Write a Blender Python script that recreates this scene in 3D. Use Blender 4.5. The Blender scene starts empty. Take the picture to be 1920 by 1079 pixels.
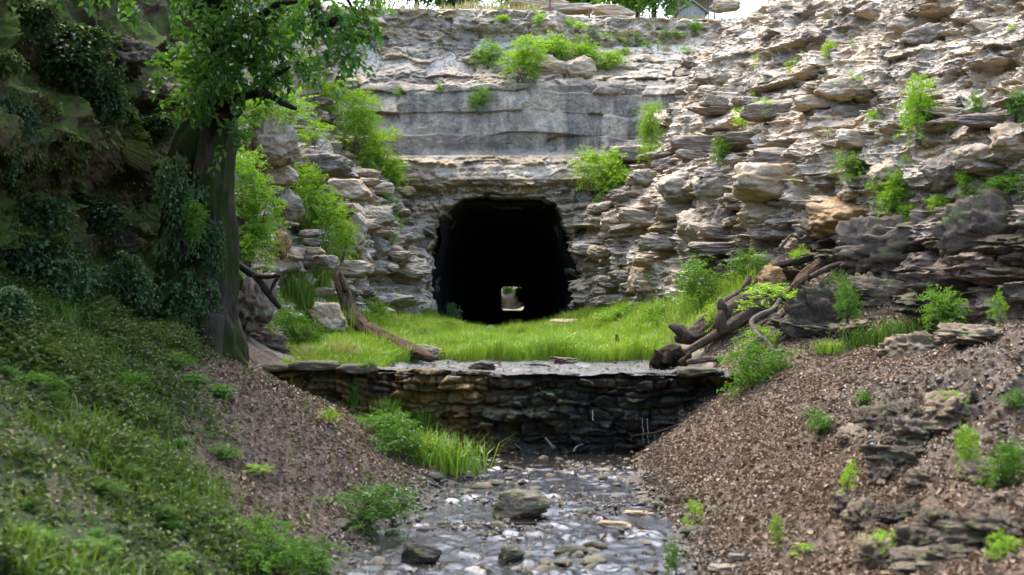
import bpy, math, random
import numpy as np
from mathutils import Vector, Matrix

R = math.radians
random.seed(7)
rg = np.random.default_rng(11)
S = bpy.context.scene
COL = S.collection

# ------------------------------------------------------------------ camera
CAM_H = 3.0
FPX = 2200.0          # focal length in pixels of the 1920-wide photograph
cam_d = bpy.data.cameras.new("camera")
cam = bpy.data.objects.new("camera", cam_d)
COL.objects.link(cam)
cam.location = (0, 0, CAM_H)
cam.rotation_euler = (R(90), 0, 0)
cam_d.sensor_width = 36.0
cam_d.lens = 36.0 * FPX / 1920.0
cam_d.clip_start = 0.1
cam_d.clip_end = 1000
cam_d.dof.use_dof = True
cam_d.dof.focus_distance = 31.0
cam_d.dof.aperture_fstop = 1.45
S.camera = cam

# ------------------------------------------------------------------ sky, sun, exposure
SUN_EL, SUN_AZ = 64.0, 325.0      # azimuth clockwise from +Y: high, ahead and to the left, behind thin cloud
w = bpy.data.worlds.new("World")
S.world = w
w.use_nodes = True
wn = w.node_tree
bg = wn.nodes["Background"]
sky = wn.nodes.new("ShaderNodeTexSky")
sky.sky_type = 'NISHITA'
sky.sun_disc = False
sky.sun_elevation = R(SUN_EL)
sky.sun_rotation = R(SUN_AZ)
sky.air_density = 1.0
sky.dust_density = 4.0
sky.ozone_density = 0.6
wn.links.new(sky.outputs[0], bg.inputs[0])
bg.inputs[1].default_value = 0.15
sd = bpy.data.lights.new("sun", 'SUN')
sd.energy = 0.5
sd.angle = R(60)
sd.color = (1.0, 0.93, 0.82)
sun = bpy.data.objects.new("sun", sd)
COL.objects.link(sun)
sx = math.sin(R(SUN_AZ)) * math.cos(R(SUN_EL)); sy = math.cos(R(SUN_AZ)) * math.cos(R(SUN_EL)); sz = math.sin(R(SUN_EL))
sun.rotation_euler = Vector((sx, sy, sz)).to_track_quat('Z', 'Y').to_euler()
sun.location = (0, 0, 40)
S.view_settings.view_transform = 'Standard'
S.view_settings.look = 'None'
S.view_settings.gamma = 1.0
S.view_settings.exposure = 2.95
S.cycles.max_bounces = 6
S.cycles.diffuse_bounces = 3
S.cycles.glossy_bounces = 3
S.cycles.transmission_bounces = 4
S.cycles.caustics_reflective = False
S.cycles.caustics_refractive = False
S.cycles.use_denoising = True
try:
    S.cycles.denoiser = 'OPENIMAGEDENOISE'
except Exception:
    pass

# ------------------------------------------------------------------ helpers: projection
def W(px, py, Y):
    return np.array([(px - 960.0) * Y / FPX, Y, CAM_H - (py - 540.0) * Y / FPX])

# ------------------------------------------------------------------ helpers: noise
_T = np.random.default_rng(3).random(65536).astype(np.float32)
def soften(d, n):
    for _ in range(n):
        e = np.pad(d, 1, mode='edge'); e = (e[:-2] + 2 * e[1:-1] + e[2:]) / 4; d = (e[:, :-2] + 2 * e[:, 1:-1] + e[:, 2:]) / 4
    return d
def hsh(*a):
    h = np.zeros(np.shape(a[0]), dtype=np.int64)
    for v, m in zip(a, (73856093, 19349663, 83492791, 49979687)):
        h ^= np.asarray(v).astype(np.int64) * m
    h ^= (h >> 15)
    h = h * 2654435761 & 0xFFFFFFFF
    return _T[(h >> 9) & 65535]
def vnoise(p, seed=0):
    f = np.floor(p); t = (p - f).astype(np.float32)
    i = f.astype(np.int64)
    t = t * t * t * (t * (t * 6 - 15) + 10)
    r = 0
    for dx in (0, 1):
        wx = t[..., 0] if dx else 1 - t[..., 0]
        for dy in (0, 1):
            wy = t[..., 1] if dy else 1 - t[..., 1]
            for dz in (0, 1):
                wz = t[..., 2] if dz else 1 - t[..., 2]
                r = r + wx * wy * wz * hsh(i[..., 0] + dx, i[..., 1] + dy, i[..., 2] + dz, np.int64(seed + 1))
    return r * 2 - 1
def fbm(p, octv=4, seed=0, gain=0.5, ridge=False):
    a, s, tot = 1.0, 0.0, 0.0
    q = np.array(p, dtype=np.float64)
    for o in range(octv):
        n = vnoise(q, seed + o * 17)
        if ridge: n = 1 - 2 * np.abs(n)
        s = s + a * n; tot += a
        a *= gain; q = q * 2.03 + 11.7
    return s / tot
def worley(p, seed=0):
    f = np.floor(p).astype(np.int64)
    d1 = np.full(p.shape[:-1], 9.0); d2 = d1.copy(); idv = np.zeros(p.shape[:-1])
    for dx in (-1, 0, 1):
        for dy in (-1, 0, 1):
            for dz in (-1, 0, 1):
                cx, cy, cz = f[..., 0] + dx, f[..., 1] + dy, f[..., 2] + dz
                jx = hsh(cx, cy, cz, seed + 1); jy = hsh(cx, cy, cz, seed + 2); jz = hsh(cx, cy, cz, seed + 3)
                d = np.sqrt((cx + jx - p[..., 0])**2 + (cy + jy - p[..., 1])**2 + (cz + jz - p[..., 2])**2)
                nr = d < d1
                d2 = np.where(nr, d1, np.minimum(d2, d))
                idv = np.where(nr, hsh(cx, cy, cz, seed + 4), idv)
                d1 = np.where(nr, d, d1)
    return d1, d2, idv
def blocks(P, sc, seed, gap=0.3, r=0.10, tilt=0.7, warp=0.25):
    """angular blocks: one protrusion and one facet tilt per cell, dark cracks between; about -0.5..0.5"""
    p = np.asarray(P) * np.array(sc)
    if warp:
        p = p + warp * np.stack([vnoise(p * 1.3, seed + 50), vnoise(p * 1.3, seed + 51), vnoise(p * 1.3, seed + 52)], -1)
    f = np.floor(p).astype(np.int64)
    sh = p.shape[:-1]
    d1 = np.full(sh, 9.0); d2 = d1.copy(); idv = np.zeros(sh); tl = np.zeros(sh)
    for dx in (-1, 0, 1):
        for dy in (-1, 0, 1):
            for dz in (-1, 0, 1):
                cx, cy, cz = f[..., 0] + dx, f[..., 1] + dy, f[..., 2] + dz
                ox = p[..., 0] - cx - hsh(cx, cy, cz, seed + 1); oy = p[..., 1] - cy - hsh(cx, cy, cz, seed + 2); oz = p[..., 2] - cz - hsh(cx, cy, cz, seed + 3)
                d = ox * ox + oy * oy + oz * oz
                nr = d < d1
                d2 = np.where(nr, d1, np.minimum(d2, d))
                h = hsh(cx, cy, cz, seed + 4)
                tv = ox * (hsh(cx, cy, cz, seed + 5) - 0.5) + oy * (hsh(cx, cy, cz, seed + 6) - 0.5) + oz * (hsh(cx, cy, cz, seed + 7) - 0.35)
                idv = np.where(nr, h, idv); tl = np.where(nr, tv, tl)
                d1 = np.where(nr, d, d1)
    e = np.sqrt(d2) - np.sqrt(d1)
    return (idv - 0.5) + 2 * tilt * tl - gap * np.exp(-e / r), idv
def sstep(a, b, x):
    t = np.clip((x - a) / (b - a), 0, 1)
    return t * t * (3 - 2 * t)

# ------------------------------------------------------------------ helpers: meshes
def mk_mesh(name, verts, faces, mat=None, attrs=None, smooth=True):
    """faces: (N,3) or (N,4) integer array"""
    verts = np.asarray(verts, dtype=np.float32); faces = np.asarray(faces, dtype=np.int32)
    me = bpy.data.meshes.new(name)
    k = faces.shape[1]
    me.vertices.add(len(verts)); me.vertices.foreach_set("co", verts.ravel())
    me.loops.add(faces.size); me.loops.foreach_set("vertex_index", faces.ravel())
    me.polygons.add(len(faces))
    me.polygons.foreach_set("loop_start", np.arange(0, faces.size, k, dtype=np.int32))
    me.polygons.foreach_set("loop_total", np.full(len(faces), k, dtype=np.int32))
    me.polygons.foreach_set("use_smooth", np.full(len(faces), smooth, dtype=bool))
    for an, av in (attrs or {}).items():
        a = me.attributes.new(an, 'FLOAT', 'POINT')
        a.data.foreach_set("value", np.asarray(av, dtype=np.float32).ravel())
    me.update(calc_edges=True)
    if mat: me.materials.append(mat)
    return me
def grid_faces(nu, nv):
    i = np.arange(nu * nv).reshape(nu, nv)
    return np.stack([i[:-1, :-1], i[1:, :-1], i[1:, 1:], i[:-1, 1:]], -1).reshape(-1, 4)
def link(name, me, parent=None, loc=None, rot=None, scale=None):
    o = bpy.data.objects.new(name, me); COL.objects.link(o)
    if parent: o.parent = parent
    if loc is not None: o.location = loc
    if rot is not None: o.rotation_euler = rot
    if scale is not None: o.scale = scale
    return o
def tag(o, label=None, cat=None, group=None, kind=None):
    if label: o['label'] = label
    if cat: o['category'] = cat
    if group: o['group'] = group
    if kind: o['kind'] = kind
    return o
def structure(name, me, label=None, cat=None):
    o = link(name, me); return tag(o, label or name.replace('_', ' '), cat or name.replace('_', ' '), kind='structure')
def place(name, parts, loc, rot=(0, 0, 0), scale=(1, 1, 1), label=None, cat=None, group=None):
    """one thing: a single mesh, or an Empty that parents its parts"""
    if isinstance(parts, bpy.types.Mesh):
        o = link(name, parts)
    else:
        o = link(name, None); o.empty_display_size = 0.2
        for pn, me in parts: link(pn, me, o)
    o.location = loc; o.rotation_euler = rot; o.scale = scale
    return tag(o, label, cat, group)

def tube(pts, radii, sides=10, rough=0.0, seed=0, cap=True, flare=None):
    """a tapered limb along a polyline (smoothed)"""
    pts = np.asarray(pts, float); radii = np.asarray(radii, float)
    n = len(pts); m = max(2, (n - 1) * 7 + 1)
    t = np.linspace(0, n - 1, m); P = catmull(pts, t); rr = np.interp(t, range(n), radii)
    T = np.gradient(P, axis=0); T /= np.linalg.norm(T, axis=1)[:, None] + 1e-9
    ref = np.array([0.31, 0.2, 0.93]);
    A = np.cross(T, ref); A /= np.linalg.norm(A, axis=1)[:, None] + 1e-9
    B = np.cross(T, A)
    th = np.linspace(0, 2 * np.pi, sides, endpoint=False)
    V = P[:, None, :] + rr[:, None, None] * (np.cos(th)[None, :, None] * A[:, None, :] + np.sin(th)[None, :, None] * B[:, None, :])
    if rough:
        d = V - P[:, None, :]
        q = np.stack([np.cos(th)[None, :] * 2.2 + 0 * t[:, None], np.sin(th)[None, :] * 2.2 + 0 * t[:, None], t[:, None] * 0.9 + 0 * th[None, :]], -1)
        q2 = q * np.array([3.0, 3.0, 0.7])
        V = P[:, None, :] + d * (1 + rough * fbm(q, 4, seed) + 0.45 * rough * fbm(q2, 3, seed + 5, 0.6, True))[..., None]
    i = np.arange(m * sides).reshape(m, sides); j = np.roll(i, -1, axis=1)
    F = np.stack([i[:-1], j[:-1], j[1:], i[1:]], -1).reshape(-1, 4)
    V = V.reshape(-1, 3)
    if cap:
        c0, c1 = len(V), len(V) + 1
        V = np.vstack([V, P[0] - T[0] * rr[0] * 0.3, P[-1] + T[-1] * rr[-1] * 0.3])
        F = np.vstack([F, np.stack([j[0], i[0], np.full(sides, c0), np.full(sides, c0)], -1)[:, [0, 1, 2, 2]],
                       np.stack([i[-1], j[-1], np.full(sides, c1), np.full(sides, c1)], -1)[:, [0, 1, 2, 2]]])
    return V, F
def catmull(pts, t):
    n = len(pts)
    i = np.clip(np.floor(t).astype(int), 0, n - 2); f = (t - i)[:, None]
    g = lambda k: pts[np.clip(k, 0, n - 1)]
    p0, p1, p2, p3 = g(i - 1), g(i), g(i + 1), g(i + 2)
    return 0.5 * (2 * p1 + (p2 - p0) * f + (2 * p0 - 5 * p1 + 4 * p2 - p3) * f**2 + (3 * p1 - p0 - 3 * p2 + p3) * f**3)
def quads_to_tris(F):
    F = np.asarray(F)
    if F.shape[1] == 3: return F
    a = F[:, [0, 1, 2]]; b = F[:, [0, 2, 3]]
    return np.vstack([a, b[(b[:, 1] != b[:, 2])]])
def join(parts):
    Vs, Fs, o = [], [], 0
    for V, F in parts:
        Vs.append(V); Fs.append(quads_to_tris(F) + o); o += len(V)
    return np.vstack(Vs), np.vstack(Fs)

def unit(v): return v / (np.linalg.norm(v, axis=-1, keepdims=True) + 1e-9)
def patch(ctrl, nu, nv, flip=False):
    """smooth surface through a lattice of control points [station][row] -> P, N (nu,nv,3), arc length"""
    C = np.array(ctrl, float)
    a, b = C.shape[:2]
    tu = np.linspace(0, a - 1, nu); tv = np.linspace(0, b - 1, nv)
    M = np.stack([catmull(C[:, j], tu) for j in range(b)], 1)
    P = np.stack([catmull(M[i], tv) for i in range(nu)], 0)
    return P
def normals(P, flip=1):
    du = np.gradient(P, axis=0); dv = np.gradient(P, axis=1)
    N = np.cross(du, dv) * flip
    return N / (np.linalg.norm(N, axis=-1)[..., None] + 1e-9)

def strata(u, z, seed, tfun, z0, z1, amp, gap, wfac=(1.0, 2.6), r=0.06, wav=0.12):
    rs = np.random.default_rng(seed)
    b = [z0]
    while b[-1] < z1: b.append(b[-1] + tfun(b[-1]) * rs.uniform(0.55, 1.5))
    b = np.array(b)
    zz = z + wav * vnoise(np.stack([u * 0.22, z * 0.1, 0 * u + seed], -1)) + 0.35 * wav * vnoise(np.stack([u * 1.2, z * 0.8, 0 * u + seed + 5], -1))
    k = np.clip(np.searchsorted(b, zz) - 1, 0, len(b) - 2)
    th = b[k + 1] - b[k]; fz = np.clip((zz - b[k]) / th, 0, 1)
    lw = hsh(k, 0 * k + seed); wd = th * (wfac[0] + (wfac[1] - wfac[0]) * lw)
    uu = u + 0.3 * th * vnoise(np.stack([u * 2, z * 4.0, 0 * u + 9], -1))
    x = uu / wd + 17.3 * hsh(k, 0 * k + seed + 1)
    c = np.floor(x).astype(np.int64)
    e0 = c + 0.6 * hsh(k, c, 0 * c + seed + 2)
    low = x < e0
    c = np.where(low, c - 1, c)
    l = c + 0.6 * hsh(k, c, 0 * c + seed + 2); rr = c + 1 + 0.6 * hsh(k, c + 1, 0 * c + seed + 2)
    du = np.minimum(x - l, rr - x) * wd
    dz = np.minimum(fz, 1 - fz) * th
    h = hsh(k, c, 0 * c + seed + 3); h2 = hsh(k, 0 * k + seed + 4); h3 = hsh(k, c, 0 * c + seed + 6); h4 = hsh(k, c, 0 * c + seed + 7)
    d = -np.log(np.exp(-du / r) + np.exp(-dz / r)) * r
    e = 1 - np.exp(-np.clip(d, 0, None) / (r * 0.8))
    tilt = (fz - 0.5) * th * (h3 - 0.65) * 0.8 + ((x - l) / (rr - l) - 0.5) * wd * (h4 - 0.5) * 0.35
    global LAYER_H
    LAYER_H = zz - b[k] - 0.5 * th
    return amp * (h * 0.9 + h2 * 0.8 - 0.85) - gap * (1 - e) + tilt, h4, h2

# ------------------------------------------------------------------ materials
def new_mat(name):
    m = bpy.data.materials.new(name); m.use_nodes = True
    nt = m.node_tree; nt.nodes.clear()
    return m, nt
class NB:
    def __init__(s, nt): s.nt = nt
    def n(s, t, **kw):
        nd = s.nt.nodes.new(t)
        for k, v in kw.items():
            if k.startswith('i_'):
                key = k[2:]
                nd.inputs[int(key) if key.isdigit() else key.replace('_', ' ')].default_value = v
            else: setattr(nd, k, v)
        return nd
    def l(s, a, b): s.nt.links.new(a, b)
    def noise(s, vec, scale, detail=6, rough=0.6, dist=0.0):
        nd = s.n('ShaderNodeTexNoise'); nd.inputs['Scale'].default_value = scale
        nd.inputs['Detail'].default_value = detail; nd.inputs['Roughness'].default_value = rough
        nd.inputs['Distortion'].default_value = dist
        if vec is not None: s.l(vec, nd.inputs['Vector'])
        return nd.outputs['Fac']
    def ramp(s, fac, stops, interp='LINEAR'):
        nd = s.n('ShaderNodeValToRGB'); cr = nd.color_ramp; cr.interpolation = interp
        while len(cr.elements) < len(stops): cr.elements.new(0.5)
        for e, (p, c) in zip(cr.elements, stops):
            e.position = p; e.color = (*c, 1) if len(c) == 3 else c
        s.l(fac, nd.inputs[0]); return nd.outputs[0]
    def mix(s, fac, a, b, mode='MIX'):
        nd = s.n('ShaderNodeMix', data_type='RGBA', blend_type=mode)
        for v, k in ((fac, 0), (a, 6), (b, 7)):
            if isinstance(v, (int, float)): nd.inputs[k].default_value = v
            elif isinstance(v, tuple): nd.inputs[k].default_value = (*v, 1)
            else: s.l(v, nd.inputs[k])
        return nd.outputs[2]
    def math(s, op, a, b=0.0, clamp=False):
        nd = s.n('ShaderNodeMath', operation=op, use_clamp=clamp)
        for v, k in ((a, 0), (b, 1)):
            if isinstance(v, (int, float)): nd.inputs[k].default_value = v
            else: s.l(v, nd.inputs[k])
        return nd.outputs[0]
    def rng(s, v, a, b, c=0.0, d=1.0):
        nd = s.n('ShaderNodeMapRange'); nd.clamp = True
        s.l(v, nd.inputs[0])
        for k, x in zip((1, 2, 3, 4), (a, b, c, d)): nd.inputs[k].default_value = x
        return nd.outputs[0]
    def mapping(s, vec, scale=(1, 1, 1), rot=(0, 0, 0)):
        nd = s.n('ShaderNodeMapping'); s.l(vec, nd.inputs[0])
        nd.inputs['Scale'].default_value = scale; nd.inputs['Rotation'].default_value = rot
        return nd.outputs[0]
    def attr(s, name):
        return s.n('ShaderNodeAttribute', attribute_name=name).outputs['Fac']
    def out(s, bsdf):
        o = s.n('ShaderNodeOutputMaterial'); s.l(bsdf, o.inputs[0])
    def bsdf(s, col, rough=0.9, bump=None, dist=0.02, strength=0.6, spec=0.3):
        b = s.n('ShaderNodeBsdfPrincipled')
        for v, k in ((col, 'Base Color'), (rough, 'Roughness')):
            if isinstance(v, (int, float)): b.inputs[k].default_value = v
            elif isinstance(v, tuple): b.inputs[k].default_value = (*v, 1)
            else: s.l(v, b.inputs[k])
        b.inputs['Specular IOR Level'].default_value = spec
        if bump is not None:
            bp = s.n('ShaderNodeBump'); bp.inputs['Strength'].default_value = strength; bp.inputs['Distance'].default_value = dist
            s.l(bump, bp.inputs['Height']); s.l(bp.outputs[0], b.inputs['Normal'])
        return b.outputs[0]

def rock_mat(name, dark, mid, light, ochre, och=0.5, scale=1.0, streak=0.0, moss=0.0, mosscol=(0.05, 0.075, 0.015), rough=0.92, pervar=False, wet=0.0, bumpd=0.07, earthy=False):
    m, nt = new_mat(name); q = NB(nt)
    tc = q.n('ShaderNodeTexCoord').outputs['Object']
    if pervar:
        oi = q.n('ShaderNodeObjectInfo'); va = q.n('ShaderNodeVectorMath', operation='ADD')
        cx = q.n('ShaderNodeCombineXYZ'); rm = q.math('MULTIPLY', oi.outputs['Random'], 40.0)
        q.l(rm, cx.inputs[0]); q.l(rm, cx.inputs[1]); q.l(tc, va.inputs[0]); q.l(cx.outputs[0], va.inputs[1]); tc = va.outputs[0]
        tint = oi.outputs['Random']
    else:
        tint = q.attr('tint')
    n1 = q.noise(tc, 0.55 * scale, 7, 0.65, 0.4)
    n2 = q.noise(tc, 2.6 * scale, 7, 0.7, 0.2)
    n3 = q.noise(tc, 13 * scale, 6, 0.75)
    s = q.math('ADD', q.math('MULTIPLY', n1, 0.5), q.math('ADD', q.math('MULTIPLY', n2, 0.42), q.math('MULTIPLY', q.math('SUBTRACT', tint, 0.5), 0.26)))
    col = q.ramp(s, [(0.32, dark), (0.44, mid), (0.54, light), (0.66, tuple(min(1, c * 1.25) for c in light))])
    geo = q.n('ShaderNodeNewGeometry'); sep = q.n('ShaderNodeSeparateXYZ'); q.l(geo.outputs['Normal'], sep.inputs[0])
    # iron-stained fresh faces: by block, by patches, and below bedding breaks
    n4 = q.noise(q.mapping(tc, (1, 1, 1.8)), 0.9 * scale, 5, 0.6, 0.3)
    of = q.math('MULTIPLY', q.math('ADD', q.rng(tint, 0.4, 0.8, 0, 0.9), q.rng(sep.outputs[2], -0.75, -0.05, 0.6, 0.0)), q.rng(n4, 0.36, 0.56), True)
    of = q.math('MULTIPLY', of, och, True)
    col = q.mix(of, col, ochre)
    if streak:
        st = q.noise(q.mapping(tc, (1.5, 1.5, 0.09)), 1.7 * scale, 6, 0.7, 0.2)
        pt = q.noise(tc, 0.33 * scale, 3, 0.5)
        f = q.math('MULTIPLY', q.math('MULTIPLY', q.rng(st, 0.42, 0.58), q.rng(pt, 0.36, 0.5), True), q.attr('grey'), True)
        col = q.mix(q.math('MULTIPLY', f, streak, True), col, (0.085, 0.083, 0.08))
    col = q.mix(1.0, col, q.ramp(n3, [(0.25, (0.5, 0.5, 0.5)), (0.55, (1, 1, 1)), (0.8, (1.25, 1.22, 1.18))]), 'MULTIPLY')
    if moss:
        mn = q.noise(tc, 1.1 * scale, 6, 0.7, 0.3)
        mf = q.math('MULTIPLY', q.rng(mn, 0.62 - 0.3 * moss, 0.75 - 0.3 * moss), q.rng(sep.outputs[2], -0.5 if moss > 0.5 else -0.1, 0.5), True)
        mc = q.mix(q.noise(tc, 9 * scale, 4, 0.7), tuple(c * 0.5 for c in mosscol), tuple(c * 1.6 for c in mosscol))
        col = q.mix(mf, col, mc)
    rgh = rough
    if wet:
        wn_ = q.noise(tc, 0.7, 4, 0.6)
        rgh = q.rng(wn_, 0.38, 0.62, 0.32, 0.9)
    n5 = q.noise(tc, 6.5 * scale, 8, 0.72, 0.5)
    if earthy: col = q.mix(q.math('MULTIPLY', q.attr('earth'), 0.85), col, q.ramp(n2, [(0.35, (0.035, 0.026, 0.019)), (0.52, (0.10, 0.076, 0.056)), (0.66, (0.19, 0.15, 0.115))]))
    bh = q.math('ADD', q.math('MULTIPLY', n3, 0.4), n5)
    q.out(q.bsdf(col, rgh, bh, bumpd, 0.7, 0.22 if wet else 0.25))
    return m

def leaf_mat(name, c0, c1, c2, trans=0.35, gloss=0.35):
    m, nt = new_mat(name); q = NB(nt)
    r = q.attr('rnd')
    oi = q.n('ShaderNodeObjectInfo').outputs['Random']
    f = q.math('ADD', q.math('MULTIPLY', r, 0.58), q.math('MULTIPLY', oi, 0.42))
    col = q.ramp(f, [(0.0, c0), (0.5, c1), (1.0, c2)])
    b = q.n('ShaderNodeBsdfPrincipled'); q.l(col, b.inputs['Base Color']); b.inputs['Roughness'].default_value = 0.55
    b.inputs['Specular IOR Level'].default_value = gloss
    t = q.n('ShaderNodeBsdfTranslucent'); q.l(q.mix(1.0, col, (1.25, 1.15, 0.55), 'MULTIPLY'), t.inputs[0])
    mx = q.n('ShaderNodeMixShader'); mx.inputs[0].default_value = trans
    q.l(b.outputs[0], mx.inputs[1]); q.l(t.outputs[0], mx.inputs[2])
    q.out(mx.outputs[0]); return m

def bark_mat(name, a, b, scale=1.0, moss=0.0):
    m, nt = new_mat(name); q = NB(nt)
    tc = q.n('ShaderNodeTexCoord').outputs['Object']
    n = q.noise(q.mapping(tc, (5, 5, 0.8)), 2.2 * scale, 7, 0.7, 0.3)
    n2 = q.noise(tc, 1.6 * scale, 5, 0.6)
    col = q.mix(q.rng(n, 0.35, 0.65), a, b)
    col = q.mix(q.rng(n2, 0.4, 0.7, 0, 0.5), col, tuple(c * 1.5 for c in b))
    if moss: col = q.mix(q.rng(q.noise(tc, 1.3 * scale, 5, 0.7), 0.62 - 0.3 * moss, 0.72 - 0.3 * moss), col, (0.028, 0.042, 0.008))
    q.out(q.bsdf(col, 0.95, n, 0.12, 1.0, 0.15)); return m

LIME = dict(dark=(0.14, 0.12, 0.095), mid=(0.31, 0.272, 0.215), light=(0.47, 0.42, 0.345), ochre=(0.33, 0.21, 0.09))
M = {}
M['cliff_right'] = rock_mat('limestone_right', **LIME, och=0.6, moss=0.0, earthy=True)
M['cliff_left'] = rock_mat('limestone_left', **LIME, och=0.7, moss=0.0)
M['wall'] = rock_mat('limestone_quarried_wall', (0.15, 0.128, 0.10), (0.30, 0.258, 0.196), (0.46, 0.40, 0.31), (0.28, 0.185, 0.085), och=0.75, streak=0.9)
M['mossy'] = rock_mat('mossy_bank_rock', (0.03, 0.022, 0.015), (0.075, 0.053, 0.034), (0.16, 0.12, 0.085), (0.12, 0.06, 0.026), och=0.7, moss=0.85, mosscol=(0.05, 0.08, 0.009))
M['boulder'] = rock_mat('pale_boulder', (0.13, 0.11, 0.088), (0.26, 0.225, 0.172), (0.41, 0.36, 0.285), (0.28, 0.17, 0.065), och=0.75, scale=1.2, pervar=True)
M['ochre_boulder'] = rock_mat('ochre_boulder', (0.09, 0.06, 0.032), (0.20, 0.125, 0.055), (0.30, 0.22, 0.13), (0.23, 0.125, 0.04), och=1.0, scale=1.2, pervar=True)
M['dark_boulder'] = rock_mat('dark_boulder', (0.04, 0.031, 0.023), (0.105, 0.083, 0.062), (0.20, 0.162, 0.125), (0.14, 0.085, 0.04), och=0.6, scale=1.2, pervar=True, moss=0.35)
M['stream_stone'] = rock_mat('stream_stone', (0.03, 0.026, 0.02), (0.085, 0.072, 0.053), (0.19, 0.165, 0.13), (0.13, 0.085, 0.035), och=0.7, scale=1.6, pervar=True, moss=0.45, rough=0.6)
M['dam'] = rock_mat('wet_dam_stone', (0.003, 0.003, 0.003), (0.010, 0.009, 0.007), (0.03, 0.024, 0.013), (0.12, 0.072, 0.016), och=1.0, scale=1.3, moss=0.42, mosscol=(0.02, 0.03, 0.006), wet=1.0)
M['dam_cap'] = rock_mat('dam_cap_stone', (0.06, 0.05, 0.035), (0.13, 0.105, 0.07), (0.24, 0.2, 0.13), (0.2, 0.13, 0.05), och=0.8, scale=1.3, moss=0.4)
M['shade_black'] = rock_mat('shade_dark_tunnel_rock', (0.008, 0.011, 0.012), (0.02, 0.027, 0.028), (0.04, 0.05, 0.048), (0.045, 0.035, 0.016), och=0.5)  # darkness inside the bore put into the rock colour as near-black
M['leaf_bright'] = leaf_mat('bright_spring_leaf', (0.075, 0.17, 0.010), (0.15, 0.30, 0.018), (0.29, 0.44, 0.032), 0.42)
M['leaf_mid'] = leaf_mat('mid_green_leaf', (0.035, 0.10, 0.010), (0.075, 0.18, 0.016), (0.14, 0.28, 0.025), 0.35)
M['leaf_tree'] = leaf_mat('tree_leaf', (0.018, 0.06, 0.010), (0.04, 0.125, 0.018), (0.10, 0.22, 0.028), 0.42, 0.5)
M['leaf_ivy'] = leaf_mat('ivy_leaf', (0.018, 0.045, 0.014), (0.035, 0.085, 0.022), (0.09, 0.15, 0.05), 0.25, 0.5)
M['leaf_sage'] = leaf_mat('sage_leaf', (0.12, 0.17, 0.11), (0.18, 0.24, 0.16), (0.25, 0.32, 0.22), 0.2)
M['grass'] = leaf_mat('meadow_grass', (0.065, 0.15, 0.009), (0.13, 0.24, 0.02), (0.29, 0.38, 0.055), 0.36)
M['grass_dark'] = leaf_mat('bank_grass', (0.032, 0.08, 0.008), (0.065, 0.135, 0.012), (0.14, 0.21, 0.025), 0.35)
M['grass_dry'] = leaf_mat('dry_grass', (0.10, 0.14, 0.035), (0.24, 0.21, 0.11), (0.38, 0.31, 0.2), 0.3)
M['cover'] = leaf_mat('ground_cover_leaf', (0.018, 0.038, 0.006), (0.05, 0.085, 0.011), (0.125, 0.16, 0.028), 0.3)
M['moss_leaf'] = leaf_mat('moss_leaf', (0.025, 0.04, 0.006), (0.06, 0.095, 0.010), (0.13, 0.17, 0.018), 0.25)
M['pebble'] = leaf_mat('pebble', (0.012, 0.010, 0.008), (0.045, 0.038, 0.028), (0.20, 0.17, 0.13), 0.0, 0.4)
M['litter'] = leaf_mat('dead_leaf', (0.045, 0.030, 0.018), (0.165, 0.118, 0.08), (0.40, 0.32, 0.245), 0.1, 0.3)
M['bark'] = bark_mat('grey_bark', (0.015, 0.012, 0.008), (0.065, 0.051, 0.038), moss=0.6)
M['bark_moss'] = bark_mat('mossy_bark', (0.014, 0.011, 0.007), (0.04, 0.03, 0.02), moss=0.7)
M['branch'] = bark_mat('dark_branch_bark', (0.012, 0.009, 0.007), (0.035, 0.027, 0.022))
M['log'] = bark_mat('weathered_log', (0.03, 0.022, 0.015), (0.125, 0.095, 0.068), 2.6)
M['log_red'] = bark_mat('rotten_red_log', (0.035, 0.02, 0.013), (0.12, 0.075, 0.05), 2.6)
M['stump'] = bark_mat('black_rotten_wood', (0.012, 0.008, 0.005), (0.05, 0.033, 0.02), 2)
M['twig'] = bark_mat('grey_twig', (0.07, 0.055, 0.045), (0.16, 0.13, 0.11), 2)

def ground_mat():
    m, nt = new_mat('bank_earth'); q = NB(nt)
    tc = q.n('ShaderNodeTexCoord').outputs['Object']
    a = q.noise(tc, 1.2, 7, 0.7, 0.3); b = q.noise(tc, 16, 6, 0.75); c = q.noise(tc, 45, 4, 0.8)
    earth = q.ramp(b, [(0.3, (0.02, 0.014, 0.009)), (0.5, (0.068, 0.047, 0.031)), (0.68, (0.155, 0.115, 0.08))])
    stone = q.ramp(b, [(0.3, (0.012, 0.010, 0.007)), (0.5, (0.04, 0.032, 0.022)), (0.7, (0.11, 0.09, 0.065))])
    green = q.ramp(b, [(0.3, (0.012, 0.02, 0.005)), (0.55, (0.03, 0.05, 0.010)), (0.75, (0.06, 0.085, 0.018))])
    col = q.mix(q.attr('bed'), earth, stone)
    col = q.mix(q.math('MULTIPLY', q.attr('green'), q.rng(a, 0.3, 0.5), True), col, green)
    pale = q.ramp(b, [(0.3, (0.09, 0.08, 0.065)), (0.55, (0.25, 0.23, 0.195)), (0.75, (0.4, 0.37, 0.33))])
    col = q.mix(q.math('MULTIPLY', q.attr('rocky'), q.rng(a, 0.35, 0.55), True), col, pale)
    rg_ = q.rng(q.attr('bed'), 0, 1, 0.95, 0.4)
    q.out(q.bsdf(col, rg_, q.math('ADD', b, q.math('MULTIPLY', c, 0.4)), 0.05, 0.9, 0.3)); return m
M['ground'] = ground_mat()

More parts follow.
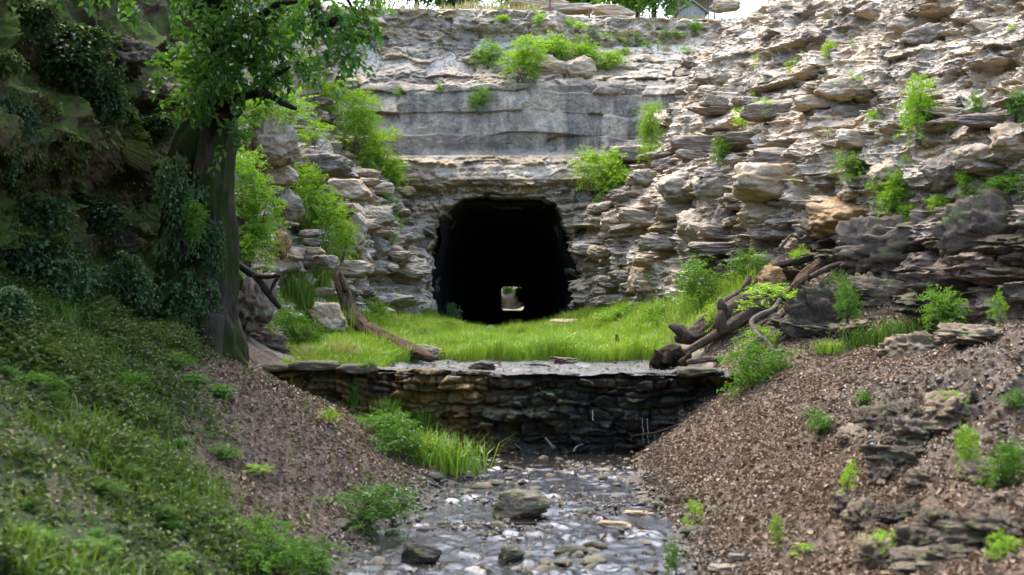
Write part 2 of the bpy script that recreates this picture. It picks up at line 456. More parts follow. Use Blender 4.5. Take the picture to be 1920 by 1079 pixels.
def water_mat(name, sx, sy, dist, base, scale=5.0, rough=0.06):
    m, nt = new_mat(name); q = NB(nt)
    tc = q.n('ShaderNodeTexCoord').outputs['Object']
    v = q.mapping(tc, (sx, sy, 1))
    a = q.noise(v, scale, 4, 0.6, 0.8); b = q.noise(v, scale * 3.3, 3, 0.6, 0.4)
    h = q.math('ADD', a, q.math('MULTIPLY', b, 0.35))
    f = q.noise(v, scale * 1.2, 4, 0.65, 0.5)
    col = q.mix(q.rng(f, 0.45, 0.7), base, tuple(c * 2.2 for c in base))
    b_ = q.n('ShaderNodeBsdfPrincipled'); q.l(col, b_.inputs['Base Color'])
    b_.inputs['Roughness'].default_value = rough; b_.inputs['IOR'].default_value = 1.42
    b_.inputs['Specular IOR Level'].default_value = 0.5
    bp = q.n('ShaderNodeBump'); bp.inputs['Strength'].default_value = 1.0; bp.inputs['Distance'].default_value = dist
    q.l(h, bp.inputs['Height']); q.l(bp.outputs[0], b_.inputs['Normal'])
    q.out(b_.outputs[0]); return m
M['stream'] = water_mat('stream_water', 1.0, 1.35, 0.006, (0.008, 0.008, 0.007), 22.0, 0.03)
M['pond'] = water_mat('pond_water', 1.0, 1.2, 0.03, (0.02, 0.021, 0.024), 16.0, 0.04)
M['fall'] = water_mat('trickling_water', 3.0, 3.0, 0.04, (0.10, 0.12, 0.13), 4.0, 0.15)

# ------------------------------------------------------------------ ground
ST = {
 -15: [(-16,5),(-8,3),(-4,1.2),(-2.2,.05),(-1.8,-.1),(1.6,-.1),(1.9,.05),(4,1),(8,2.6),(16,4.5)],
 6: [(-16,6),(-8,3),(-5.5,1.9),(-4,1.05),(-2.2,.05),(-1.8,-.1),(1.6,-.1),(1.9,.05),(3,.6),(5,1.4),(8,2.4),(16,5)],
 11: [(-16,6),(-8,3.2),(-5.5,1.95),(-4,1.05),(-2.0,.05),(-1.7,-.1),(1.6,-.1),(1.85,.05),(3,.6),(5,1.4),(8,2.4),(16,5)],
 14: [(-16,7),(-8,3.4),(-6.1,2.35),(-4,1.15),(-1.8,.05),(-1.5,-.1),(1.8,-.1),(2.1,.05),(3.5,.75),(5,1.4),(6.1,1.85),(8,2.45),(16,5)],
 17: [(-16,8),(-7.4,3),(-5.1,2.1),(-3.55,1.3),(-1.3,.05),(-1,-.1),(1.7,-.1),(2,.05),(3.5,.78),(5,1.5),(7.4,2.35),(9,2.5),(16,5)],
 20.4: [(-16,8),(-8,3),(-6.15,2.4),(-4.94,1.9),(-4.1,1.42),(-3,.86),(-1.86,.3),(-.65,.02),(-.4,-.15),(1.8,-.12),(2.15,.08),(2.6,.3),(3.54,.95),(5,1.66),(6.2,1.98),(7.5,1.9),(9,2.0),(16,4)],
 21.25: [(-16,8),(-8,3),(-6.15,2.45),(-5.2,1.95),(-4.5,1.5),(-4.2,1.2),(-3,.7),(-1.5,0),(-.5,-.3),(2,-.3),(2.6,.2),(3.6,.95),(4.2,1.25),(5,1.5),(6.5,1.55),(7.5,1.6),(16,4)],
 21.9: [(-16,8),(-8,3.1),(-6.15,2.5),(-5,1.95),(-4.5,1.6),(-4.2,1.47),(-2.4,1.46),(-1.9,1.15),(3.6,1.15),(4.0,1.4),(4.6,1.55),(5.2,1.7),(6.5,1.7),(7.5,2.0),(16,5)],
 24.2: [(-16,9),(-8,4),(-6,2.6),(-5,1.8),(-4.3,1.55),(-2.6,1.5),(-1.9,1.24),(3.2,1.24),(3.8,1.5),(4.5,2.0),(5.5,2.5),(6.5,3.1),(8,4),(16,8)],
 25.2: [(-16,9),(-8,4.6),(-6,2.8),(-5,1.9),(-4.2,1.55),(-3,1.5),(3.2,1.5),(3.8,1.6),(4.5,2.1),(5.5,2.65),(6.5,3.3),(8,4.3),(16,8)],
 27: [(-16,10),(-8,5.5),(-6,3.2),(-5,2.2),(-4,1.6),(-2.5,1.45),(2.8,1.45),(3.6,1.7),(4.5,2.3),(5.5,3.0),(6.6,3.8),(8,5),(16,9)],
 32: [(-16,10),(-7,5),(-5.2,3),(-4.2,2.1),(-3,1.55),(0,1.4),(2.2,1.5),(3.2,1.95),(4.4,2.5),(5.5,3),(16,9)],
 37: [(-16,10),(-5,3.5),(-3.8,2.2),(-2.6,1.7),(-.5,1.45),(1.0,1.5),(2.2,1.9),(3.6,2.4),(16,9)],
 41: [(-16,10),(-4,3),(-2.55,1.8),(-1.7,1.5),(-.3,1.3),(.6,1.4),(1.2,1.65),(2,1.9),(3,2.4),(16,9)],
 46: [(-16,8),(-4,2),(-2.4,1.3),(-1.4,1.1),(0,1.05),(1.2,1.1),(2,1.3),(3,2.0),(16,8)],
}
_XG = np.arange(-16, 16.001, 0.05); _YG = np.arange(-15, 46.001, 0.05)
_rows = np.array([np.interp(_XG, *zip(*ST[k])) for k in sorted(ST)])
_tab = np.array([np.interp(_YG, sorted(ST), _rows[:, i]) for i in range(len(_XG))]).T
def _sm(a, n, ax):
    k = np.hanning(n + 2)[1:-1]; k /= k.sum()
    return np.apply_along_axis(lambda v: np.convolve(np.pad(v, n // 2, mode='edge'), k, 'valid'), ax, a)
_tab = _sm(_tab, 9, 1)
_sm2 = _sm(_tab, 21, 0); _wd = np.exp(-((_YG - 21.5) / 0.9)**2)[:, None]
_tab = _sm2 * (1 - _wd) + _tab * _wd
def gz0(X, Y):
    fx = np.clip((np.asarray(X) + 16) / 0.05, 0, len(_XG) - 1.001); fy = np.clip((np.asarray(Y) + 15) / 0.05, 0, len(_YG) - 1.001)
    i = fx.astype(int); j = fy.astype(int); a = fx - i; b = fy - j
    return (_tab[j, i] * (1 - a) + _tab[j, i + 1] * a) * (1 - b) + (_tab[j + 1, i] * (1 - a) + _tab[j + 1, i + 1] * a) * b
def bedmask(X, Y):
    z = gz0(X, Y)
    return (1 - sstep(0.02, 0.22, z)) * (np.asarray(Y) < 21.6)
def gz(X, Y):
    X = np.asarray(X, float); Y = np.asarray(Y, float)
    p = np.stack([X, Y, 0 * X], -1)
    z = gz0(X, Y); bd = bedmask(X, Y)
    damz = np.exp(-((Y - 21.5) / 0.5)**2)
    n = 0.10 * fbm(p * 0.7, 3, 5) + 0.05 * fbm(p * 2.6, 4, 9)
    bedn = 0.13 * (fbm(p * np.array([0.9, 1.3, 1]), 3, 31)) + 0.10 * fbm(p * 4.2, 4, 8, 0.55, True)
    rightrock = sstep(3.2, 5.0, X) * (1 - sstep(15, 19, Y)) * (Y > 5)
    crag = 0.30 * fbm(p * 1.3, 5, 77, 0.55, True)
    return z + n * (1 - bd) * (1 - 0.7 * damz) + (bedn - 0.005) * bd + rightrock * (crag + 0.13 * fbm(p * 4.5, 4, 78, 0.6))

# ------------------------------------------------------------------ build ground mesh
xs = np.concatenate([np.linspace(-16, -8.2, 40), np.arange(-8.1, 9.0, 0.036), np.linspace(9.1, 16, 36)])
ys = [-15.0]
while ys[-1] < 6: ys.append(ys[-1] + (0.5 if ys[-1] < 3 else 0.12))
while ys[-1] < 46: ys.append(ys[-1] + (0.032 + 0.0013 * max(0, ys[-1] - 10)))
ys = np.array(ys)
GX, GY = np.meshgrid(xs, ys, indexing='ij')
GZ = gz(GX, GY)
gp = np.stack([GX, GY, 0 * GX], -1)
GZ += 0.02 * fbm(gp * 9, 3, 3)
bd = bedmask(GX, GY)
PXg = 960 + GX * FPX / np.maximum(GY, 3); PYg = 540 - (GZ - CAM_H) * FPX / np.maximum(GY, 3)
meadow = sstep(23.8, 24.6, GY) * (GX > -8) * (1 - sstep(3.0, 4.6, GX))
def cover_mask(X, Y):
    """how far the green carpet of the left bank reaches"""
    edge = np.interp(Y, [5, 11, 13, 15, 17, 19, 21, 23], [-1.7, -2.4, -3.3, -4.3, -4.9, -5.3, -5.7, -6.0])
    p = np.stack([np.asarray(X, float), np.asarray(Y, float), 0 * np.asarray(X, float)], -1)
    return sstep(-0.5, 0.35, edge - X + 0.8 * fbm(p * 0.8, 3, 44))
grn = np.clip(meadow + cover_mask(GX, GY) * (GY < 22), 0, 1)
rocky = sstep(41.0, 36, GY) * 0 + (GY > 23) * np.clip(1 - meadow, 0, 1) * 0.6
gm = mk_mesh('ground', np.stack([GX, GY, GZ], -1).reshape(-1, 3), grid_faces(*GX.shape)[:, ::-1][:, [1, 2, 3, 0]], M['ground'],
             {'bed': np.maximum(bd, 0.45 * sstep(3.8, 4.8, GX + 0.6 * fbm(gp, 3, 45)) * (1 - sstep(15.5, 17.5, GY))), 'green': grn, 'rocky': rocky})
structure('ground', gm, 'leaf strewn earth banks and stony stream bed', 'ground')

# ------------------------------------------------------------------ cliffs
def earth(P):
    return sstep(4.6, 5.8, P[..., 0] + 0.6 * fbm(P * 0.5, 3, 160)) * (1 - sstep(3.4, 5.0, P[..., 2] + 0.9 * fbm(P * 0.6, 3, 161) - 0.12 * (P[..., 0] - 6))) * (P[..., 0] > 0)
def cliff(name, ctrl, nu, nv, mat, dispf, label, flip=1, nz=0.45):
    P = patch(ctrl, nu, nv)
    N = normals(P, flip)
    mid = P[:, nv // 3]; u1 = np.concatenate([[0], np.cumsum(np.linalg.norm(np.diff(mid, axis=0), axis=1))])
    u = np.repeat(u1[:, None], nv, 1)
    global SLOPE
    SLOPE = np.clip(N[..., 2] / (np.linalg.norm(N[..., :2], axis=-1) + 1e-6), 0, 1.3)
    d, tint = dispf(P, u)
    N = unit(N * np.array([1, 1, nz]))
    Q = P + N * d[..., None]
    F = grid_faces(nu, nv)
    if flip < 0: F = F[:, ::-1]
    o = structure(name, mk_mesh(name, Q.reshape(-1, 3), F, mat, {'tint': tint, 'earth': earth(P)} if name != 'mossy_rock_face' else {'tint': tint}, smooth=name == 'mossy_rock_face'), label, 'rock face')
    return Q
def rows(*r): return [W(*a) for a in r]

RC = [
 rows((1078,640,41),(1092,480,41.2),(1100,390,41.4),(1150,320,41.9),(1232,225,42.8),(1275,130,44),(1322,80,46),(1362,42,49)),
 rows((1170,650,37),(1180,520,37.2),(1196,420,37.6),(1235,320,38.2),(1285,210,39.4),(1328,125,41),(1368,78,43),(1425,28,46)),
 rows((1280,640,32),(1290,500,32.2),(1310,410,32.6),(1335,310,33.3),(1372,200,34.6),(1405,100,36),(1458,25,38),(1520,-70,40)),
 rows((1430,660,28),(1440,520,28.1),(1455,420,28.5),(1480,310,29),(1510,210,30),(1545,100,31.3),(1580,0,33),(1630,-130,35)),
 rows((1610,720,24),(1625,570,24.1),(1645,450,24.6),(1665,330,25.2),(1690,220,26),(1720,110,27.2),(1750,0,28.5),(1790,-140,30)),
 rows((1860,740,20.6),(1875,590,20.8),(1895,460,21.3),(1910,330,22),(1930,210,22.9),(1955,90,24),(1985,-20,25),(2020,-160,26.5)),
 rows((2250,800,16.5),(2265,620,16.8),(2285,470,17.2),(2305,330,17.8),(2330,200,18.6),(2360,70,19.5),(2390,-50,20.5),(2430,-190,21.5)),
 rows((2900,900,12.5),(2915,680,12.8),(2935,500,13.2),(2955,340,13.8),(2980,190,14.6),(3010,40,15.5),(3040,-90,16.5),(3080,-260,17.5)),
]
def disp_right(P, u):
    z = P[..., 2]
    tf = lambda b: 0.26 if b < 4.6 else (0.66 if b < 8.0 else 0.55)
    d1, t1, l1 = strata(u, z, 21, tf, 0, 20, 0.70, 0.22, (1.2, 4.2), 0.025, 0.30)
    ter = SLOPE * LAYER_H
    d2, t2, l2 = strata(u + 5, z, 22, lambda b: 0.19, 0, 20, 0.17, 0.09, (1.5, 5.0), 0.022, 0.3)
    big, bi = blocks(P, (0.5, 0.5, 0.9), 5, 0.2, 0.04, 0.6, 0.35)
    med, mi = blocks(P, (1.4, 1.4, 2.6), 6, 0.3, 0.05, 0.6, 0.35)
    sml, si = blocks(P, (3.6, 3.6, 6.0), 7, 0.3, 0.06, 0.6, 0.35)
    near = sstep(14, 21, u); high = sstep(8.6, 9.8, z)
    k = np.clip(near * 0.7 + high * 0.8, 0, 0.9)
    lowz = 1 - sstep(4.2, 5.0, z + 0.08 * u - 0.3)
    base = d1 * (1 - 0.45 * k) * (1 - 0.3 * lowz) + big * (0.16 + 0.24 * k) + med * (0.16 + 0.16 * k)
    rg_ = fbm(P * np.array([1.6, 1.6, 2.4]) + 0.4 * vnoise(P * 1.1, 66)[..., None], 5, 62, 0.6, True)
    fine = (0.05 + 0.03 * k) * rg_ + (0.06 + 0.01 * k) * sml + 0.035 * fbm(P * 6, 3, 64, 0.6)
    return 0.45 * fbm(P * 0.28, 3, 60) + soften(base, 1) + soften(ter, 1) * (0.95 - 0.25 * lowz) + d2 * (0.38 + 0.55 * (1 - k)) + fine, np.clip(np.where(k > 0.5, bi * 0.4 + mi * 0.6, t1 * 0.6 + mi * 0.4), 0, 1)
QR = cliff('right_rock_face', RC, 1350, 600, M['cliff_right'], disp_right, 'layered pale limestone rock face', -1, 0.12)

LC = [
 rows((812,650,41),(803,520,41.2),(786,420,41.4),(752,340,42),(684,250,42.8),(628,150,43.6),(602,60,44.5),(590,0,46)),
 rows((745,650,37.5),(735,540,37.6),(718,440,37.9),(672,340,38.4),(618,250,39),(592,150,39.8),(578,50,41),(570,-40,43)),
 rows((668,660,33.5),(655,560,33.6),(638,450,34),(602,350,34.4),(562,260,35),(536,150,36),(520,40,37),(505,-60,39)),
 rows((590,680,29.5),(575,570,29.7),(552,450,30),(520,345,30.4),(482,250,31),(455,140,32),(438,20,33),(420,-90,35)),
 rows((510,700,26),(492,590,26.2),(462,460,26.5),(432,345,27),(402,240,27.5),(380,120,28.4),(362,0,29.4),(340,-120,31)),
 rows((430,720,23),(412,600,23.2),(385,475,23.5),(356,355,23.9),(330,240,24.4),(310,120,25),(292,-10,26),(270,-140,27)),
]
def disp_left(P, u):
    z = P[..., 2]
    d1, t1, l1 = strata(u, z, 31, lambda b: 0.28 if b < 4.5 else 0.45, 0, 20, 0.7, 0.26, (0.9, 2.6), 0.04, 0.35)
    ter = SLOPE * LAYER_H
    med, mi = blocks(P, (1.2, 1.2, 2.2), 16); sml, si = blocks(P, (3.1, 3.1, 5.2), 17)
    d = 0.4 * fbm(P * 0.3, 3, 70) + soften(d1 * 0.8 + 0.34 * med + 0.8 * ter, 1) + 0.10 * sml + 0.10 * fbm(P * 3, 5, 72, 0.62, True) + 0.03 * fbm(P * 8, 3, 74)
    d = d * (1 - 0.5 * sstep(2.5, 0.0, u))
    return d, t1 * 0.5 + mi * 0.5
QL = cliff('left_rock_face', LC, 560, 330, M['cliff_left'], disp_left, 'stepped limestone rubble face left of the tunnel', 1, 0.15)

BC = [
 rows((470,760,23.2),(452,600,23.4),(430,475,23.8),(410,355,23.8),(395,240,23.0),(380,110,23.8),(360,-40,25)),
 rows((330,760,20.6),(315,600,20.9),(298,480,21.9),(280,360,21.9),(262,250,20.4),(248,110,21.4),(235,-60,22.6)),
 rows((150,780,17.6),(142,610,17.8),(132,480,18.9),(122,360,18.9),(112,240,17.1),(102,100,18.2),(92,-80,19.4)),
 rows((-60,820,15),(-66,640,15.1),(-76,480,15.9),(-88,340,16.0),(-100,220,14.4),(-112,70,15.4),(-124,-110,16.4)),
 rows((-420,900,12.2),(-430,690,12.3),(-445,500,12.8),(-460,330,12.9),(-475,190,12.0),(-490,10,12.7),(-505,-190,13.5)),
 rows((-900,1050,10.2),(-910,780,10.3),(-925,500,10.7),(-940,290,10.8),(-955,110,10.2),(-970,-90,10.7),(-985,-330,11.4)),
]
def disp_bank(P, u):
    big, bi = blocks(P, (0.5, 0.5, 0.8), 26); med, mi = blocks(P, (1.3, 1.3, 1.9), 27)
    d = 0.5 * fbm(P * 0.5, 4, 81, 0.5) + 0.5 * big + 0.2 * med + 0.12 * fbm(P * 2.2, 5, 82, 0.6) + 0.06 * fbm(P * 8, 3, 83)
    return d, np.clip(bi * 0.6 + mi * 0.4, 0, 1)
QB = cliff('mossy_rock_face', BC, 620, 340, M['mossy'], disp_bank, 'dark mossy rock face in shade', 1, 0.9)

# back wall with the tunnel mouth
HOLE = np.array([(872,380),(915,376),(960,378),(1018,378),(1044,398),(1056,440),(1070,490),(1083,545),(1079,592),(1060,640),(960,650),(866,650),(818,620),(806,585),(802,540),(811,485),(826,432),(844,402)], float)
HX = (HOLE[:, 0] - 960) * 41.2 / FPX; HZ = CAM_H - (HOLE[:, 1] - 540) * 41.2 / FPX
def hole_dist(x, z):
    """signed distance to the tunnel outline, + inside"""
    d = np.full(np.shape(x), 1e9); ins = np.zeros(np.shape(x), bool)
    n = len(HX)
    for i in range(n):
        x0, z0, x1, z1 = HX[i], HZ[i], HX[(i + 1) % n], HZ[(i + 1) % n]
        ex, ez = x1 - x0, z1 - z0
        t = np.clip(((x - x0) * ex + (z - z0) * ez) / (ex * ex + ez * ez), 0, 1)
        d = np.minimum(d, np.hypot(x - x0 - t * ex, z - z0 - t * ez))
        c = ((z0 > z) != (z1 > z)) & (x < (x1 - x0) * (z - z0) / (z1 - z0 + 1e-12) + x0)
        ins ^= c
    return np.where(ins, d, -d)
nu, nv = 620, 520
wx = np.linspace(-9.0, 8.2, nu)
vpy = np.linspace(0, 1, nv)
WZ0 = 0.8; WTOP = 13.75
zz = WZ0 + (WTOP - WZ0) * vpy
XX, ZZ = np.meshgrid(wx, zz, indexing='ij')
pxw = 960 + XX * FPX / 42.0
prof = np.interp(ZZ, [0.8, 5.9, 6.35, 6.75, 7.35, 7.62, 7.75, 10.2, 10.55, 11.1, 11.9, 12.35, 12.9, 13.5, 13.75],
                     [41.0, 41.15, 41.25, 40.75, 40.85, 41.3, 42.0, 42.35, 42.6, 43.5, 44.0, 44.35, 44.2, 44.35, 45.6])
rightslope = sstep(1.2, 2.8, XX) * sstep(10.4, 13.5, ZZ) * 1.5
YY = prof + rightslope
P = np.stack([XX, YY, ZZ], -1)
flat = sstep(7.7, 8.0, ZZ) * (1 - sstep(10.1, 10.5, ZZ))
lower = 1 - sstep(7.5, 7.8, ZZ)
d1, t1, l1 = strata(XX, ZZ, 51, lambda b: 0.42 if b < 6 else 0.22, 0, 7.9, 0.26, 0.13, (1.2, 4.5), 0.04, 0.28)
d2, t2, l2 = strata(XX, ZZ, 52, lambda b: 0.75, 7.5, 10.6, 0.035, 0.045, (2.5, 8.0), 0.010, 0.22)
d3, t3, l3 = strata(XX, ZZ, 53, lambda b: 0.30, 10.0, 20, 0.22, 0.07, (3.0, 9.0), 0.04, 0.45)
upper = sstep(10.1, 10.6, ZZ)
wb, wbi = blocks(P, (0.62, 0.62, 1.0), 36, 0.12, 0.03); wm, wmi = blocks(P, (1.4, 1.4, 2.6), 37, 0.3, 0.08); ws_, wsi = blocks(P, (3.4, 3.4, 6.0), 38)
scree = sstep(0.5, 2.0, XX) * sstep(10.5, 11.2, ZZ)
lint = sstep(6.55, 6.7, ZZ) * (1 - sstep(7.2, 7.35, ZZ)); lower = lower * (1 - 0.72 * lint)
dd = d1 * lower + d2 * flat + d3 * upper * (1 - scree) + wb * (0.30 * lower + 0.03 * flat + 0.26 * upper) + wm * (0.30 * lower + 0.035 * flat + 0.16 * upper) + ws_ * (0.11 * lower + 0.012 * flat + 0.09 * upper)
dd += (0.07 * fbm(P * 1.9, 5, 91, 0.55, True)) * (1 - 0.78 * flat) + 0.25 * fbm(P * 0.35, 3, 92) * (1 - 0.85 * flat) + 0.02 * fbm(P * 8, 3, 93)
dd = soften(dd, 1)
hd = 0.15 + hole_dist(XX + 0.14 * wm + 0.10 * fbm(P * 2.2, 3, 95), ZZ + 0.05 * wm + 0.03 * fbm(P * 1.3, 3, 96))
YY = YY - dd + np.where(hd > 0, np.minimum(hd * 14.0, 3.2) + 0.3 * wm * np.minimum(hd * 14, 1), 0)
Q = np.stack([XX, YY, ZZ], -1).reshape(-1, 3)
F = grid_faces(nu, nv)
keep = (hd.reshape(-1)[F] < 0.20).any(1)
structure('tunnel_rock_wall', mk_mesh('tunnel_rock_wall', Q, F[keep], M['wall'], smooth=False, attrs= {'grey': np.clip(0.12 + flat * (0.55 + 0.45 * sstep(-1.5, 1.5, XX)), 0, 1), 'tint': np.where(ZZ < 7.7, t1, np.where(ZZ < 10.3, t2 * 0.6, t3 * 0.8))}),
          'quarried grey limestone wall above the tunnel mouth', 'rock face')

# tunnel tube
nr = 90; nseg = 140
cx, cz = HX.mean(), 3.3
ang = np.linspace(0, 2 * np.pi, nseg, endpoint=False)
hp = np.stack([HX, HZ], -1); hp = np.vstack([hp, hp[:1]])
cl = np.concatenate([[0], np.cumsum(np.linalg.norm(np.diff(hp, axis=0), axis=1))])
tt = np.linspace(0, cl[-1], nseg, endpoint=False)
ring = np.stack([np.interp(tt, cl, hp[:, 0]), np.interp(tt, cl, hp[:, 1])], -1)
ring = np.array([cx, cz]) + (ring - np.array([cx, cz])) * 0.99
YT = 41.6 + (121 - 41.6) * np.linspace(0, 1, nr)**1.25
ex = np.array([(p - 960) * 120 / FPX for p in (940, 982)]); ez = np.array([CAM_H - (p - 540) * 120 / FPX for p in (583, 539)])
th_ = np.arctan2(ring[:, 1] - cz, ring[:, 0] - cx)
ce, se = np.cos(th_), np.sin(th_)
k = 1 / np.maximum(np.abs(ce), np.abs(se)); k = np.minimum(k, 1.28)
endr = np.stack([ex.mean() + ce * k * (ex[1] - ex[0]) / 2, ez.mean() + se * k * (ez[1] - ez[0]) / 2], -1)
f = np.linspace(0, 1, nr)[:, None, None]; f = f * 0.75 + 0.25 * f**3
TR = ring[None] * (1 - f) + endr[None] * f
TP = np.stack([TR[..., 0], np.repeat(YT[:, None], nseg, 1), TR[..., 1]], -1)
cc = np.array([0, 0, 0.0])
rad = TP - np.stack([TP[..., 0].mean(1, keepdims=True) + 0 * TP[..., 0], TP[..., 1], TP[..., 2].mean(1, keepdims=True) + 0 * TP[..., 0]], -1)
TP = TP + rad * (0.10 * fbm(TP * np.array([0.9, 0.5, 0.9]), 4, 99))[..., None] * (1 - 0.6 * f)
i = np.arange(nr * nseg).reshape(nr, nseg); j = np.roll(i, -1, 1)
structure('tunnel_bore', mk_mesh('tunnel_bore', TP.reshape(-1, 3), np.stack([i[:-1], i[1:], j[1:], j[:-1]], -1).reshape(-1, 4), M['shade_black'], {'tint': np.full(nr * nseg, 0.3)}),
          'dark rock bore of the tunnel', 'tunnel')

# plateau above the wall, rising to a skyline, and the far cutting seen through the tunnel
M['plateau'] = None
def plateau_mat():
    m, nt = new_mat('plateau_turf'); q = NB(nt)
    tc = q.n('ShaderNodeTexCoord').outputs['Object']
    a = q.noise(tc, 0.5, 6, 0.65, 0.4); b = q.noise(tc, 7, 6, 0.75)
    tan = q.ramp(b, [(0.3, (0.10, 0.085, 0.055)), (0.6, (0.27, 0.23, 0.165)), (0.8, (0.38, 0.33, 0.25))])
    grn_ = q.ramp(b, [(0.3, (0.06, 0.09, 0.02)), (0.6, (0.13, 0.18, 0.045)), (0.8, (0.2, 0.25, 0.08))])
    pale = q.ramp(b, [(0.3, (0.2, 0.18, 0.15)), (0.6, (0.42, 0.38, 0.33)), (0.8, (0.55, 0.5, 0.45))])
    col = q.mix(q.rng(a, 0.45, 0.58), tan, grn_)
    col = q.mix(q.math('MULTIPLY', q.attr('rocky'), q.rng(b, 0.38, 0.5), True), col, pale)
    q.out(q.bsdf(col, 0.95, b, 0.08, 0.8, 0.2)); return m
M['plateau'] = plateau_mat()
px_ = np.linspace(-34, 34, 420); py_ = np.concatenate([np.linspace(43.2, 56, 190), np.linspace(56.2, 119, 120)])
PX, PY = np.meshgrid(px_, py_, indexing='ij')
zl = np.interp(PY, [43, 44.7, 45.3, 46.3, 50, 60, 80, 95, 119], [10.2, 12.6, 13.6, 13.8, 14.5, 16.8, 21.0, 23.0, 23.5])
zr = np.interp(PY, [43, 44, 45.3, 46.5, 48, 52, 60, 80, 95, 119], [9.5, 10.8, 12.2, 12.6, 12.95, 14.2, 16.4, 21.0, 22.6, 23])
side = sstep(0.8, 2.6, PX - (PY - 44) * 0.03)
PZ = zl * (1 - side) + zr * side
pp = np.stack([PX, PY, 0 * PX], -1)
PZ += 0.18 * fbm(pp * 0.5, 4, 111) + 0.10 * fbm(pp * 2.2, 4, 112, 0.55, True) * (PY < 60)
rk = np.clip(side * (1 - sstep(46.5, 48.5, PY)) + (1 - sstep(44.5, 46.5, PY)), 0, 1)
structure('hilltop', mk_mesh('hilltop', np.stack([PX, PY, PZ], -1).reshape(-1, 3), grid_faces(*PX.shape), M['plateau'], {'rocky': rk}), 'dry grassy hilltop behind the quarry wall', 'hill')
fx = np.linspace(-14, 14, 90); fy = np.linspace(119.5, 150, 90)
FX, FY = np.meshgrid(fx, fy, indexing='ij')
FZ = np.interp(FY, [119, 119.8, 122, 126, 150], [0.65, 0.8, 3.0, 7.0, 26]) + 0.5 * fbm(np.stack([FX, FY, 0 * FX], -1) * 0.5, 4, 120, 0.6, True)
structure('far_slope', mk_mesh('far_slope', np.stack([FX, FY, FZ], -1).reshape(-1, 3), grid_faces(90, 90), M['ground'], {'bed': np.full(FX.shape, 0.8), 'green': np.full(FX.shape, 0.6), 'rocky': np.full(FX.shape, 0.35)}), 'brushy slope beyond the far end of the tunnel', 'hill')

# ------------------------------------------------------------------ water
sxs = np.arange(-3.0, 3.2, 0.021); sys_ = np.arange(7.5, 21.35, 0.021)
A, B = np.meshgrid(sxs, sys_, indexing='ij')
wq = np.stack([A * 5.0, B * 3.6, 0 * A], -1); wq = wq + 0.6 * vnoise(wq * 0.5, 142)[..., None]
Zs = 0.012 + 0.058 * fbm(wq, 3, 140, 0.36) * np.clip(0.6 + 0.9 * fbm(np.stack([A * 1.2, B * 1.2, 0 * A], -1), 3, 143), 0.15, 1.2) * sstep(20.9, 20.2, B)
structure('stream', mk_mesh('stream', np.stack([A, B, Zs], -1).reshape(-1, 3), grid_faces(*A.shape), M['stream']), 'shallow rippling stream', 'water')
A, B = np.meshgrid(np.arange(-4.4, 4.2, 0.03), np.arange(21.36, 25.6, 0.03), indexing='ij')
Zs = 1.425 + 0.045 * 1.3 * fbm(np.stack([A * 3.5, B * 2.2, 0 * A], -1), 3, 141, 0.4)
structure('pond', mk_mesh('pond', np.stack([A, B, Zs], -1).reshape(-1, 3), grid_faces(*A.shape), M['pond']), 'thin sheet of water held behind the dam', 'water')

# ------------------------------------------------------------------ dam
nu, nv = 420, 130
ux = np.linspace(-4.75, 4.05, nu); vz = np.linspace(0, 1, nv)
U_, V_ = np.meshgrid(ux, vz, indexing='ij')
top = np.interp(ux, [-4.75, -2.6, -2.4, -0.4, -0.2, 2.9, 3.05, 4.05], [1.60, 1.57, 1.50, 1.47, 1.43, 1.42, 1.50, 1.47])
topn = top + 0.02 * vnoise(np.stack([ux * 3, 0 * ux, 0 * ux], -1))
# front face rows 0..0.8, then over the top edge and back
zf = np.where(V_ < 0.8, -0.45 + (topn[:, None] + 0.45) * (V_ / 0.8), topn[:, None] - 0.02 * (V_ - 0.8) / 0.2)
yf0 = 21.22 + 0.10 * np.clip(zf, 0, 2) * (V_ < 0.8) + 0.05 * np.sin(ux * 0.7)[:, None]
yf = np.where(V_ < 0.8, yf0, yf0 + 0.15 + (V_ - 0.8) / 0.2 * 0.7)
d1, t1, l1 = strata(U_, np.minimum(zf, topn[:, None] - 0.004), 61, lambda b: 0.17, -0.5, 1.8, 0.22, 0.10, (1.6, 5.0), 0.025, 0.34)
pd = np.stack([U_, yf, zf], -1)
db_, dbi = blocks(pd, (2.2, 2.2, 4.5), 46)
dd = d1 + 0.20 * db_ + 0.12 * fbm(pd * 2.6, 5, 150, 0.6, True) + 0.02 * fbm(pd * 11, 3, 151)
yf = yf - dd * np.where(V_ < 0.8, 1, np.clip(1 - (V_ - 0.8) / 0.05, 0, 1))
zf = zf + np.where(V_ >= 0.79, 0.03 * fbm(pd * 4, 3, 152), 0) - 0.05 * sstep(0.76, 0.8, V_) * (V_ < 0.8)
dam = link('stone_dam', None); tag(dam, 'low dark wet dam of rough stone courses with water seeping down it', 'dam')
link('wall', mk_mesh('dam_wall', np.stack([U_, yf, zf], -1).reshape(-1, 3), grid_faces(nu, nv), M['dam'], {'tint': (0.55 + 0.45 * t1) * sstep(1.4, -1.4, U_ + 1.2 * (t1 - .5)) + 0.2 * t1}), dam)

# ------------------------------------------------------------------ raycasting onto what is built so far
bpy.context.view_layer.update()
DG = bpy.context.evaluated_depsgraph_get()
def hit(px, py, maxd=200):
    d = Vector(W(px, py, 10.0)) - Vector((0, 0, CAM_H)); d.normalize()
    ok, loc, nrm, idx, ob, mx = S.ray_cast(DG, Vector((0, 0, CAM_H)), d, distance=maxd)
    if not ok: return None, None, None
    return np.array(loc), np.array(nrm), ob.name

